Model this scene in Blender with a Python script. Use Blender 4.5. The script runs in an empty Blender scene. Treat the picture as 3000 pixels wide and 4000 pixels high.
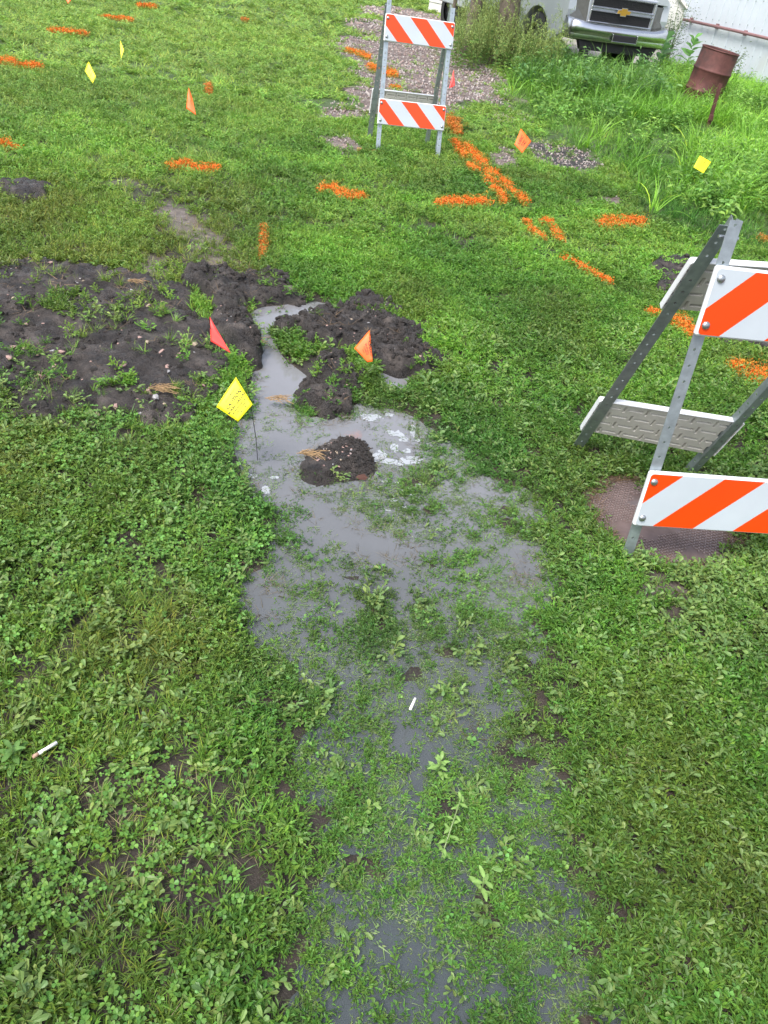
import bpy, math, random
import numpy as np
from mathutils import Matrix, Vector

R = math.radians
rng = np.random.default_rng(7)
random.seed(7)
scene = bpy.context.scene
col = scene.collection

# ------------------------------------------------------------------ camera
FPX, PITCH, ROLL, CAMH = 3164.37, 0.623294, 0.166579, 1.65382
_fw = np.array([0, math.cos(PITCH), -math.sin(PITCH)])
_up0 = np.array([0, math.sin(PITCH), math.cos(PITCH)])
_rt0 = np.array([1.0, 0, 0])
_rt = math.cos(ROLL) * _rt0 + math.sin(ROLL) * _up0
_up = -math.sin(ROLL) * _rt0 + math.cos(ROLL) * _up0
CAM = np.array([0, 0, CAMH])
cd = bpy.data.cameras.new('camera')
cd.sensor_fit = 'VERTICAL'
cd.sensor_height = 36.0
cd.lens = FPX * 36.0 / 4000.0
cd.clip_start = 0.05
cd.clip_end = 1200
cd.dof.use_dof = False
cd.dof.focus_distance = 3.6
cd.dof.aperture_fstop = 4.0
cam = bpy.data.objects.new('camera', cd)
col.objects.link(cam)
m = Matrix.Identity(4)
for i in range(3):
    m[i][0] = _rt[i]; m[i][1] = _up[i]; m[i][2] = -_fw[i]; m[i][3] = CAM[i]
cam.matrix_world = m
scene.camera = cam

# ------------------------------------------------------------------ world, sun, exposure
SUN_EL, SUN_AZ = R(58), R(215)
world = bpy.data.worlds.new('World')
scene.world = world
world.use_nodes = True
wn = world.node_tree
for n in list(wn.nodes): wn.nodes.remove(n)
sky = wn.nodes.new('ShaderNodeTexSky')
sky.sky_type = 'NISHITA'
sky.sun_disc = False
sky.sun_elevation = SUN_EL
sky.sun_rotation = SUN_AZ
sky.dust_density = 3.0
sky.air_density = 1.0
hs = wn.nodes.new('ShaderNodeHueSaturation')
hs.inputs['Saturation'].default_value = 0.55
hs.inputs['Value'].default_value = 1.0
bg = wn.nodes.new('ShaderNodeBackground')
bg.inputs['Strength'].default_value = 0.15
wo = wn.nodes.new('ShaderNodeOutputWorld')
wn.links.new(sky.outputs[0], hs.inputs['Color'])
wn.links.new(hs.outputs[0], bg.inputs['Color'])
wn.links.new(bg.outputs[0], wo.inputs['Surface'])
sl = bpy.data.lights.new('sun', 'SUN')
sl.energy = 1.5
sl.angle = R(22)
sl.color = (1.0, 0.97, 0.92)
so = bpy.data.objects.new('sun', sl)
col.objects.link(so)
so.rotation_euler = (math.pi / 2 - SUN_EL, 0, math.pi - SUN_AZ)
so.location = (0, 0, 20)
scene.view_settings.view_transform = 'Standard'
scene.view_settings.look = 'None'
scene.view_settings.gamma = 1.0
scene.view_settings.exposure = 1.12
scene.view_settings.use_curve_mapping = False

# ------------------------------------------------------------------ pixel <-> ground helpers
K = 1 / 0.553                                   # display px -> photo px

def ray(px, py):
    px = np.asarray(px, float); py = np.asarray(py, float)
    return (_fw[None] + _rt[None] * ((px - 1500) / FPX)[..., None] - _up[None] * ((py - 2000) / FPX)[..., None])

def G(px, py, z=0.0):
    d = ray(np.atleast_1d(px), np.atleast_1d(py))
    t = (z - CAMH) / d[:, 2]
    p = CAM + d * t[:, None]
    return p if len(p) > 1 else p[0]

def GD(poly, z=0.0):
    a = np.array(poly, float) * K
    return G(a[:, 0], a[:, 1], z)[:, :2]

def at_depth(px, py, dz):
    d = ray(np.atleast_1d(px), np.atleast_1d(py))[0]
    return CAM + d * dz

def project(x, y, z):
    d = np.stack([x, y, z], -1) - CAM
    w = d @ _fw
    return 1500 + FPX * (d @ _rt) / w, 2000 - FPX * (d @ _up) / w, w

# ------------------------------------------------------------------ noise
_perm = np.random.default_rng(3).random((256, 256))

def vnoise(x, y, f=1.0, seed=0):
    x = np.asarray(x) * f + seed * 17.31 + 1000; y = np.asarray(y) * f + seed * 9.17 + 1000
    xi = np.floor(x).astype(int); yi = np.floor(y).astype(int)
    fx = x - xi; fy = y - yi
    fx = fx * fx * (3 - 2 * fx); fy = fy * fy * (3 - 2 * fy)
    a = _perm[xi % 256, yi % 256]; b = _perm[(xi + 1) % 256, yi % 256]
    c = _perm[xi % 256, (yi + 1) % 256]; d = _perm[(xi + 1) % 256, (yi + 1) % 256]
    return (a * (1 - fx) + b * fx) * (1 - fy) + (c * (1 - fx) + d * fx) * fy

def fbm(x, y, f, o=4, seed=0):
    s = 0; a = 1; t = 0
    for i in range(o):
        s = s + a * vnoise(x, y, f * 2.03 ** i, seed + i * 3); t += a; a *= 0.5
    return s / t

def pip(x, y, poly):
    x = np.asarray(x); y = np.asarray(y)
    ins = np.zeros(x.shape, bool)
    n = len(poly)
    for i in range(n):
        x1, y1 = poly[i]; x2, y2 = poly[(i + 1) % n]
        if y1 == y2: continue
        c = ((y1 > y) != (y2 > y)) & (x < (x2 - x1) * (y - y1) / (y2 - y1) + x1)
        ins ^= c
    return ins

# ------------------------------------------------------------------ ground zones (outlines on the ground, then rasterised at 1.5 cm)
POOLS = [
    [(552,665),(600,655),(650,643),(705,652),(714,672),(660,680),(622,695),(588,715),(600,755),(650,800),(692,832),(655,850),(622,870),(632,900),(560,905),(540,870),(546,830),(570,790),(562,740),(545,700)],
    [(518,905),(640,895),(660,925),(760,900),(800,945),(700,962),(655,985),(640,1020),(640,1085),(600,1100),(565,1075),(530,1040),(512,960)],
    [(790,880),(880,900),(908,940),(905,1000),(850,1008),(790,985),(780,930)],
    [(660,1030),(700,1055),(760,1045),(800,1000),(830,1020),(770,1062),(700,1072)],
    [(662,1100),(730,1100),(850,1160),(905,1185),(890,1205),(760,1195),(690,1150)],
    [(535,1235),(600,1250),(595,1330),(545,1330)],
    [(965,1530),(1010,1520),(1035,1590),(990,1610)],
    [(830,790),(880,800),(900,830),(870,850),(830,830)],
    [(1010,1035),(1060,1030),(1070,1070),(1020,1070)],
    [(1100,1180),(1150,1190),(1160,1270),(1120,1280)],
]
WET = [(520,900),(800,850),(930,900),(1000,930),(1060,1000),(1190,1060),(1220,1250),(1190,1350),(1190,1500),(1240,1700),(1300,1900),(1390,2300),(540,2300),(620,1900),(610,1700),(580,1500),(540,1380),(500,1300),(505,1180),(560,1120),(600,1090),(545,1040)]
SOIL = {
    'patch': [(-220,575),(60,572),(180,578),(290,605),(385,640),(432,700),(455,760),(452,810),(430,870),(400,915),(350,925),(290,912),(200,890),(130,905),(60,905),(0,915),(-150,930)],
    'clod_a': [(425,612),(480,598),(520,625),(545,665),(520,690),(480,680),(440,650)],
    'clod_b': [(455,690),(500,680),(540,705),(560,760),(558,795),(520,790),(480,760),(455,735)],
    'ridge': [(520,600),(580,605),(640,630),(640,652),(600,652),(550,655),(525,640)],
    'heap': [(622,700),(650,675),(700,690),(760,655),(800,642),(845,680),(872,720),(930,780),(955,818),(890,808),(800,785),(760,755),(700,755),(655,735)],
    'lump': [(650,795),(690,775),(735,785),(755,805),(752,855),(740,905),(700,872),(655,865),(690,830)],
    'mound': [(658,968),(700,952),(780,946),(806,972),(796,1000),(758,1026),(712,1040),(685,1030),(662,1000)],
    'spoil': [(1410,575),(1460,570),(1520,580),(1510,640),(1430,640)],
    'spoil_b': [(1560,735),(1700,740),(1700,765),(1580,755)],
    'hole': [(20,408),(80,402),(120,410),(110,435),(40,440)],
}
SPARSE = [   # thin trampled places: (outline, keep factor)
    ([(250,400),(330,410),(420,450),(470,510),(560,600),(420,640),(300,610),(330,540),(300,470)], .5),
    ([(330,435),(400,455),(440,500),(380,510)], .1),
    ([(210,375),(290,385),(340,420),(240,412)], .3),
    ([(300,560),(470,560),(540,620),(440,660),(330,620)], .35),
    ([(120,1590),(180,1590),(170,1650),(125,1640)], .1),
    ([(110,1430),(170,1440),(170,1500),(120,1490)], .2),
    ([(150,1650),(450,1720),(520,1900),(480,2100),(250,2120),(120,1900)], .38),
    ([(280,1880),(360,1880),(350,1990),(290,1960)], .05),
    ([(80,1780),(240,1790),(260,1850),(90,1850)], .2),
    ([(30,1950),(110,1960),(90,2080),(20,2080)], .1),
    ([(1370,1270),(1440,1265),(1520,1300),(1500,1335),(1400,1325)], .03),
    ([(1360,1350),(1410,1350),(1410,1385),(1370,1390)], .1),
    ([(1250,1640),(1330,1660),(1310,1710),(1250,1700)], .3),
    ([(1420,1370),(1659,1390),(1700,1440),(1450,1430)], .45),
    ([(1300,930),(1700,960),(1700,1040),(1420,1010)], .6),
    ([(240,910),(330,920),(330,975),(260,960)], .4),
]
GRAVEL = [   # pinkish gravel and bare dirt
    [(700,88),(770,84),(800,90),(985,98),(1050,130),(1100,175),(1095,240),(1030,225),(985,248),(800,250),(680,256),(710,236),(780,220),(745,205),(790,185),(755,162),(785,145),(730,112)],
    [(760,48),(860,52),(1000,76),(1000,100),(870,88),(765,78)],
    [(780,14),(860,17),(1000,46),(1000,70),(880,50),(790,36)],
    [(1055,345),(1075,318),(1110,325),(1100,365),(1070,370)],
    [(1120,320),(1200,312),(1280,340),(1305,368),(1250,378),(1170,360)],
    [(1055,242),(1100,240),(1160,262),(1100,275),(1065,265)],
    [(690,300),(760,300),(780,325),(720,330)],
    [(680,238),(780,242),(800,262),(700,262)],
    [(1290,432),(1340,436),(1335,450),(1295,448)],
]
TALL = [(1092,120),(1095,200),(1140,250),(1180,300),(1250,330),(1330,362),(1400,470),(1480,500),(1659,540),(2100,640),(2300,500),(2100,90),(1659,60),(1560,20),(1200,-60),(1080,-60)]
SEEDY = [(990,150),(1050,168),(1100,182),(1200,172),(1330,165),(1440,140),(1470,100),(1300,90),(1200,84),(1100,84),(1000,92)]

X0, X1, Y0, Y1, RES = -4.6, 3.8, 0.2, 9.2, 0.015
gx = np.arange(X0, X1, RES); gy = np.arange(Y0, Y1, RES)
GXm, GYm = np.meshgrid(gx, gy, indexing='ij')
_jx = (fbm(GXm, GYm, 7, 3, 11) - .5) * .16; _jy = (fbm(GXm, GYm, 7, 3, 23) - .5) * .16

def blur(a, n):
    for _ in range(3):
        for ax in (0, 1):
            c = np.cumsum(np.concatenate([np.repeat(np.take(a, [0], ax), n + 1, ax), a, np.repeat(np.take(a, [-1], ax), n, ax)], ax), ax)
            L = a.shape[ax]
            a = (np.take(c, range(2 * n + 1, 2 * n + 1 + L), ax) - np.take(c, range(0, L), ax)) / (2 * n + 1)
    return a

def raster(polys, j=1.0, b=1):
    out = np.zeros(GXm.shape)
    for p in polys:
        out = np.maximum(out, pip(GXm + _jx * j, GYm + _jy * j, p).astype(float))
    return blur(out, b) if b else out

def look(mask, x, y, default=0.0):
    u = (np.asarray(x) - X0) / RES; v = (np.asarray(y) - Y0) / RES
    ok = (u > 0) & (v > 0) & (u < mask.shape[0] - 1.01) & (v < mask.shape[1] - 1.01)
    u = np.clip(u, 0, mask.shape[0] - 1.01); v = np.clip(v, 0, mask.shape[1] - 1.01)
    i = u.astype(int); k = v.astype(int); a = u - i; b = v - k
    r = (mask[i, k] * (1 - a) + mask[i + 1, k] * a) * (1 - b) + (mask[i, k + 1] * (1 - a) + mask[i + 1, k + 1] * a) * b
    return np.where(ok, r, default)

M_pool = raster([GD(p) for p in POOLS], .55, 1)
M_poolw = blur(M_pool, 2)
M_wet = raster([GD(WET)], 1.0, 4)
soil_polys = {k: GD(v) for k, v in SOIL.items()}
M_wetv = blur(M_wet, 9)
M_soil = raster(list(soil_polys.values()), .45, 1)
M_grav = raster([GD(p) for p in GRAVEL], 1.3, 1)
WORN = [[(300,425),(345,435),(400,450),(450,485),(500,520),(530,560),(520,600),(470,590),(430,560),(380,520),(340,470)], [(210,380),(290,392),(300,410),(230,402)], [(300,560),(360,570),(400,610),(350,620),(310,590)], [(1370,1270),(1440,1265),(1520,1300),(1500,1335),(1400,1325)]]
M_worn = raster([GD(p) for p in WORN], 1.3, 3)
M_keep = np.ones(GXm.shape)
for poly, kf in SPARSE:
    mm = raster([GD(poly)], 1.2, 3)
    M_keep = np.minimum(M_keep, 1 - mm * (1 - kf))
far_grav = [GD(p) for p in GRAVEL]
tall_poly = GD(TALL); seedy_poly = GD(SEEDY)
MANC, MANR = np.array([1.035, 2.55]), 0.275
WZ = -0.012

def height(x, y):
    x = np.asarray(x, float); y = np.asarray(y, float)
    h = .014 + (fbm(x, y, 1.3, 3, 5) - .5) * .02 + (fbm(x, y, 9, 3, 8) - .5) * .012
    w = look(M_wet, x, y); p = look(M_poolw, x, y)
    wet = -.020 + (fbm(x, y, 10, 3, 31) - .5) * .040
    h = h * (1 - w) + wet * w
    h = h * (1 - p) + (-.05) * p
    far = np.clip((y - 8) / 6, 0, 1)
    h = h + far * (fbm(x, y, .25, 2, 3) - .5) * .12
    d = np.hypot(x - MANC[0], y - MANC[1])
    k = np.clip((MANR + .07 - d) / .06, 0, 1)
    h = h * (1 - k) + (-.03) * k
    return h

# ------------------------------------------------------------------ mesh helpers
def link(o, parent=None):
    col.objects.link(o)
    if parent is not None: o.parent = parent
    return o

def mesh_obj(name, V, Fc, mat, parent=None, smooth=False, attrs=None, linkit=True):
    me = bpy.data.meshes.new(name)
    V = np.asarray(V, float)
    me.from_pydata(V.tolist() if len(V) < 400000 else V, [], Fc if isinstance(Fc, list) else Fc.tolist())
    if mat is not None:
        for mm in (mat if isinstance(mat, (list, tuple)) else [mat]): me.materials.append(mm)
    if smooth: me.polygons.foreach_set('use_smooth', [True] * len(me.polygons))
    if attrs:
        for k, a in attrs.items():
            a = np.asarray(a, np.float32)
            if a.ndim == 2:
                if a.shape[1] == 3: a = np.c_[a, np.ones(len(a), np.float32)]
                t = me.attributes.new(k, 'FLOAT_COLOR', 'POINT'); t.data.foreach_set('color', a.ravel())
            else:
                t = me.attributes.new(k, 'FLOAT', 'POINT'); t.data.foreach_set('value', a)
    me.update()
    o = bpy.data.objects.new(name, me)
    if linkit: link(o, parent)
    return o

def tag(o, label=None, cat=None, group=None, kind=None):
    if label: o['label'] = label
    if cat: o['category'] = cat
    if group: o['group'] = group
    if kind: o['kind'] = kind
    return o

def empty(name, loc, rz=0, label=None, cat=None, group=None):
    o = bpy.data.objects.new(name, None)
    o.empty_display_size = .1
    link(o); o.location = loc; o.rotation_euler = (0, 0, rz)
    return tag(o, label, cat, group)

class MB:
    def __init__(s): s.V = []; s.F = []
    def add(s, V, Fc):
        n = len(s.V); s.V += [tuple(map(float, v)) for v in V]; s.F += [tuple(i + n for i in f) for f in Fc]; return s
    def box(s, c, d, R3=None, bev=0.0):
        c = np.array(c, float); d = np.array(d, float) / 2
        if bev <= 0:
            V = np.array([(x, y, z) for x in (-1, 1) for y in (-1, 1) for z in (-1, 1)]) * d
            Fc = [(0, 1, 3, 2), (4, 6, 7, 5), (0, 4, 5, 1), (2, 3, 7, 6), (0, 2, 6, 4), (1, 5, 7, 3)]
        else:
            b = min(bev, d.min() * .9)
            V = []; idx = {}
            for sx in (-1, 1):
                for sy in (-1, 1):
                    for sz in (-1, 1):
                        for ax in range(3):
                            v = np.array([sx, sy, sz]) * (d - b); v[ax] = [sx, sy, sz][ax] * d[ax]
                            idx[(sx, sy, sz, ax)] = len(V); V.append(v)
            Fc = []
            for ax in range(3):
                o = [a for a in range(3) if a != ax]
                for sg in (-1, 1):
                    q = []
                    for a, b2 in ((-1, -1), (1, -1), (1, 1), (-1, 1)):
                        k = [0, 0, 0]; k[ax] = sg; k[o[0]] = a; k[o[1]] = b2
                        q.append(idx[(*k, ax)])
                    Fc.append(tuple(q))
            for ax in range(3):
                o = [a for a in range(3) if a != ax]
                for a in (-1, 1):
                    for b2 in (-1, 1):
                        k1 = [0, 0, 0]; k1[o[0]] = a; k1[o[1]] = b2
                        k2 = list(k1); k1[ax] = -1; k2[ax] = 1
                        Fc.append((idx[(*k1, o[0])], idx[(*k2, o[0])], idx[(*k2, o[1])], idx[(*k1, o[1])]))
            for sx in (-1, 1):
                for sy in (-1, 1):
                    for sz in (-1, 1): Fc.append(tuple(idx[(sx, sy, sz, a)] for a in range(3)))
            V = np.array(V)
        if R3 is not None: V = V @ np.array(R3).T
        return s.add(V + c, Fc)
    def tube(s, P, r, n=8, cap=True):
        P = np.array(P, float); rr = np.broadcast_to(np.asarray(r, float), (len(P),))
        V = []; Fc = []
        for i, p in enumerate(P):
            t = P[min(i + 1, len(P) - 1)] - P[max(i - 1, 0)]; t /= np.linalg.norm(t) + 1e-12
            a = np.cross(t, [0, 0, 1.0] if abs(t[2]) < .9 else [1.0, 0, 0]); a /= np.linalg.norm(a); b = np.cross(t, a)
            for k in range(n):
                w = 2 * math.pi * k / n; V.append(p + rr[i] * (math.cos(w) * a + math.sin(w) * b))
        for i in range(len(P) - 1):
            for k in range(n):
                Fc.append((i * n + k, i * n + (k + 1) % n, (i + 1) * n + (k + 1) % n, (i + 1) * n + k))
        if cap: Fc += [tuple(range(n))[::-1], tuple((len(P) - 1) * n + k for k in range(n))]
        return s.add(V, Fc)
    def lathe(s, prof, n=32, c=(0, 0, 0)):
        V = []; Fc = []
        for r, z in prof:
            for k in range(n):
                w = 2 * math.pi * k / n; V.append((c[0] + r * math.cos(w), c[1] + r * math.sin(w), c[2] + z))
        for i in range(len(prof) - 1):
            for k in range(n):
                Fc.append((i * n + k, i * n + (k + 1) % n, (i + 1) * n + (k + 1) % n, (i + 1) * n + k))
        return s.add(V, Fc)
    def prism(s, pts, y0, y1):        # outline in x,z extruded along y
        n = len(pts)
        V = [(x, y0, z) for x, z in pts] + [(x, y1, z) for x, z in pts]
        return s.add(V, [tuple(range(n)), tuple(range(2 * n - 1, n - 1, -1))] + [(i, i + n, (i + 1) % n + n, (i + 1) % n) for i in range(n)])
    def build(s, name, mat, parent=None, smooth=False, M=None):
        V = np.array(s.V)
        if M is not None: V = V @ np.array(M)[:3, :3].T + np.array(M)[:3, 3]
        o = mesh_obj(name, V, s.F, mat, parent, smooth)
        return o

# ------------------------------------------------------------------ materials
def new_mat(name):
    mt = bpy.data.materials.new(name); mt.use_nodes = True
    nt = mt.node_tree; b = nt.nodes['Principled BSDF']
    return mt, nt, b

def noise_node(nt, scale, detail=4, coord='Object', rough=.6):
    tc = nt.nodes.new('ShaderNodeTexCoord'); n = nt.nodes.new('ShaderNodeTexNoise')
    n.inputs['Scale'].default_value = scale; n.inputs['Detail'].default_value = detail; n.inputs['Roughness'].default_value = rough
    nt.links.new(tc.outputs[coord], n.inputs['Vector']); return n

def ramp(nt, src, stops):
    r = nt.nodes.new('ShaderNodeValToRGB'); e = r.color_ramp.elements
    while len(e) < len(stops): e.new(.5)
    for i, (p, c) in enumerate(stops):
        e[i].position = p; e[i].color = (*c, 1) if len(c) == 3 else c
    nt.links.new(src, r.inputs[0]); return r

def bump(nt, b, src, strength, dist):
    u = nt.nodes.new('ShaderNodeBump'); u.inputs['Strength'].default_value = strength; u.inputs['Distance'].default_value = dist
    nt.links.new(src, u.inputs['Height']); nt.links.new(u.outputs[0], b.inputs['Normal']); return u

def simple(name, c, rough=.5, metal=0., var=.12, scale=20, bmp=0., dirt=None, spec=.5):
    mt, nt, b = new_mat(name)
    n = noise_node(nt, scale, 5)
    lo = tuple(v * (1 - var) for v in c); hi = tuple(min(1, v * (1 + var)) for v in c)
    st = [(.3, lo), (.7, hi)]
    r = ramp(nt, n.outputs[0], st)
    out = r.outputs[0]
    if dirt:
        n2 = noise_node(nt, scale * .37, 6)
        r2 = ramp(nt, n2.outputs[0], [(dirt[1], (0, 0, 0)), (min(1, dirt[1] + .15), (1, 1, 1))])
        mx = nt.nodes.new('ShaderNodeMix'); mx.data_type = 'RGBA'
        nt.links.new(r2.outputs[0], mx.inputs['Factor']); nt.links.new(out, mx.inputs['A']); mx.inputs['B'].default_value = (*dirt[0], 1)
        out = mx.outputs['Result']
    nt.links.new(out, b.inputs['Base Color'])
    b.inputs['Roughness'].default_value = rough; b.inputs['Metallic'].default_value = metal
    b.inputs['Specular IOR Level'].default_value = spec
    if bmp: bump(nt, b, n.outputs[0], bmp, .003)
    return mt

def veg_mat(name, inst=True, rough=.42, trans=.35):
    mt, nt, b = new_mat(name)
    a = nt.nodes.new('ShaderNodeAttribute'); a.attribute_name = 'tint'; a.attribute_type = 'INSTANCER' if inst else 'GEOMETRY'
    s = nt.nodes.new('ShaderNodeAttribute'); s.attribute_name = 'shade'; s.attribute_type = 'GEOMETRY'
    vm = nt.nodes.new('ShaderNodeMix'); vm.data_type = 'RGBA'; vm.blend_type = 'MULTIPLY'; vm.inputs['Factor'].default_value = 1
    nt.links.new(a.outputs['Color'], vm.inputs['A']); nt.links.new(s.outputs['Color'], vm.inputs['B'])
    nt.links.new(vm.outputs['Result'], b.inputs['Base Color'])
    b.inputs['Roughness'].default_value = rough; b.inputs['Specular IOR Level'].default_value = .35
    tr = nt.nodes.new('ShaderNodeBsdfTranslucent'); nt.links.new(vm.outputs['Result'], tr.inputs['Color'])
    mx = nt.nodes.new('ShaderNodeMixShader'); mx.inputs[0].default_value = trans
    out = nt.nodes['Material Output']
    nt.links.new(b.outputs[0], mx.inputs[1]); nt.links.new(tr.outputs[0], mx.inputs[2]); nt.links.new(mx.outputs[0], out.inputs['Surface'])
    return mt

def soil_mat(name, c1, c2, c3, rough=(.38, .75), bscale=60, bstr=.8):
    mt, nt, b = new_mat(name)
    n = noise_node(nt, 9, 8); r = ramp(nt, n.outputs[0], [(.32, c1), (.52, c2), (.72, c3)])
    nt.links.new(r.outputs[0], b.inputs['Base Color'])
    n3 = noise_node(nt, 5, 4); r3 = ramp(nt, n3.outputs[0], [(.4, (rough[0],) * 3), (.65, (rough[1],) * 3)])
    nt.links.new(r3.outputs[0], b.inputs['Roughness'])
    n2 = noise_node(nt, bscale, 8, rough=.7); bump(nt, b, n2.outputs[0], bstr, .012)
    b.inputs['Specular IOR Level'].default_value = .4
    return mt

M = {}
M['veg'] = veg_mat('leaf', True)
M['vegdry'] = veg_mat('dry_leaf', True, .6, .25)
M['vegm'] = veg_mat('plant_leaf', False)
M['paint'] = veg_mat('painted_leaf', False, .5, .1)
M['soil'] = soil_mat('black_wet_soil', (.015, .013, .012), (.044, .037, .033), (.125, .104, .092), (.2, .65), 110, 1.0)
M['soil2'] = soil_mat('grey_brown_soil', (.016, .013, .012), (.044, .036, .032), (.105, .087, .077), (.22, .7), 90, 1.0)
M['clod'] = soil_mat('soil_clod', (.020, .018, .017), (.065, .056, .052), (.18, .155, .142), (.25, .7), 160, .9)
M['gravel'] = soil_mat('pink_gravel_dirt', (.085, .062, .054), (.165, .128, .116), (.28, .225, .205), (.6, .9), 90, 1.0)
M['stone'] = simple('pink_stone', (.34, .22, .19), .6, 0, .3, 30, .4)
M['stone2'] = simple('tan_stone', (.38, .30, .22), .6, 0, .25, 30, .4)
M['stone3'] = simple('grey_stone', (.30, .29, .29), .55, 0, .3, 30, .4)
M['galv'] = simple('galvanised_steel', (.42, .47, .50), .42, .75, .18, 35, .05)
M['galvd'] = simple('weathered_steel', (.29, .33, .33), .5, .7, .2, 30, .05)
M['bolt'] = simple('zinc_bolt', (.42, .44, .45), .35, .9, .1, 80)
M['plastic'] = simple('white_plastic', (.70, .71, .72), .4, 0, .05, 10, 0, ((.42, .38, .33), .66))
M['plasticback'] = simple('grey_plastic', (.47, .45, .40), .55, 0, .08, 18, .1, ((.25, .22, .18), .66))
M['yellow'] = simple('yellow_flag_vinyl', (.93, .86, .015), .45, 0, .03, 6)
M['orange'] = simple('orange_flag_vinyl', (.95, .14, .015), .45, 0, .04, 6)
M['red'] = simple('red_flag_vinyl', (.80, .045, .035), .45, 0, .05, 6)
M['wire'] = simple('flag_wire', (.07, .065, .06), .5, .6)
M['ink'] = simple('black_ink', (.012, .012, .01), .6)
M['rust'] = simple('rusty_steel', (.125, .048, .042), .65, .25, .35, 7, .5, ((.065, .04, .036), .52))
M['rustin'] = simple('rusty_inside', (.06, .035, .03), .8, .1, .3, 12, .4)
M['foam'] = simple('white_patches', (.46, .49, .52), .5, 0, .06, 60, .2)
M['butt'] = simple('white_paper', (.82, .80, .77), .6, 0, .05, 200)
M['tan'] = simple('tan_filter', (.45, .28, .2), .7, 0, .2, 200)
M['straw'] = simple('dry_straw', (.30, .19, .09), .7, 0, .3, 60)
M['wood'] = simple('weathered_wood', (.36, .17, .07), .7, 0, .3, 40, .3)
M['chrome'] = simple('chrome', (.62, .63, .67), .24, 1.0, .03, 5)
M['tpaint'] = simple('silver_truck_paint', (.52, .55, .58), .35, .25, .05, 4)
M['dark'] = simple('black_mesh', (.018, .016, .02), .6, 0, .2, 60)
M['tyre'] = simple('tyre_rubber', (.03, .03, .03), .75, 0, .2, 40, .3)
M['gold'] = simple('gold_emblem', (.62, .36, .06), .3, .6, .08, 20)
M['lens'] = simple('headlight_lens', (.12, .12, .11), .12, 0, .2, 12)
M['glass'] = simple('window_glass', (.03, .04, .045), .05, 0, .1, 4)
M['amber'] = simple('amber_lens', (.55, .22, .03), .2, 0, .1, 12)
M['wallmetal'] = simple('white_metal_siding', (.60, .65, .70), .45, .1, .05, 1.5, 0, ((.52, .54, .53), .66))
M['siding'] = simple('pale_siding', (.60, .58, .55), .7, 0, .08, 3, .1, ((.38, .34, .30), .66))
M['pipe'] = simple('red_oxide_pipe', (.26, .14, .14), .55, .1, .15, 10)
M['bark'] = simple('tree_bark', (.13, .105, .08), .9, 0, .4, 14, 1.0)
M['concrete'] = simple('concrete_lot', (.33, .31, .29), .85, 0, .12, 2, .3)

M['foam'].node_tree.nodes['Principled BSDF'].inputs['Alpha'].default_value = .72
# diagonal stripes of the reflective sheeting (object space, x along the board, z up)
def stripe_mat(name, off, sgn, dimw, orange):
    mt, nt, b = new_mat(name)
    tc = nt.nodes.new('ShaderNodeTexCoord'); sp = nt.nodes.new('ShaderNodeSeparateXYZ')
    nt.links.new(tc.outputs['Object'], sp.inputs[0])
    def mth(op, a, b_=None, c=None):
        n = nt.nodes.new('ShaderNodeMath'); n.operation = op
        for i, v in enumerate((a, b_, c)):
            if v is None: continue
            if isinstance(v, (int, float)): n.inputs[i].default_value = v
            else: nt.links.new(v, n.inputs[i])
        return n.outputs[0]
    per = 11.3 * .0254
    u = mth('MULTIPLY_ADD', sp.outputs['Z'], -sgn, sp.outputs['X'])      # x - sgn*z
    u = mth('DIVIDE', mth('SUBTRACT', u, off), per)
    fr = mth('FRACT', u)
    st = mth('LESS_THAN', fr, .5)
    # scuffs
    n = noise_node(nt, 26, 8, rough=.75); sc = ramp(nt, n.outputs[0], [(.74, (0, 0, 0)), (.77, (1, 1, 1))])
    n2 = noise_node(nt, 5, 5); dk = ramp(nt, n2.outputs[0], [(.3, (.90, .90, .90)), (.7, (1, 1, 1))])
    mx = nt.nodes.new('ShaderNodeMix'); mx.data_type = 'RGBA'
    nt.links.new(st, mx.inputs['Factor']); mx.inputs['A'].default_value = (*dimw, 1); mx.inputs['B'].default_value = (*orange, 1)
    m2 = nt.nodes.new('ShaderNodeMix'); m2.data_type = 'RGBA'
    f = nt.nodes.new('ShaderNodeMath'); f.operation = 'MULTIPLY'; f.inputs[1].default_value = .35
    nt.links.new(sc.outputs[0], f.inputs[0]); nt.links.new(f.outputs[0], m2.inputs['Factor'])
    nt.links.new(mx.outputs['Result'], m2.inputs['A']); m2.inputs['B'].default_value = (.62, .52, .44, 1)
    m3 = nt.nodes.new('ShaderNodeMix'); m3.data_type = 'RGBA'; m3.blend_type = 'MULTIPLY'; m3.inputs['Factor'].default_value = 1
    nt.links.new(m2.outputs['Result'], m3.inputs['A']); nt.links.new(dk.outputs[0], m3.inputs['B'])
    nt.links.new(m3.outputs['Result'], b.inputs['Base Color'])
    b.inputs['Roughness'].default_value = .3
    return mt

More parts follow.
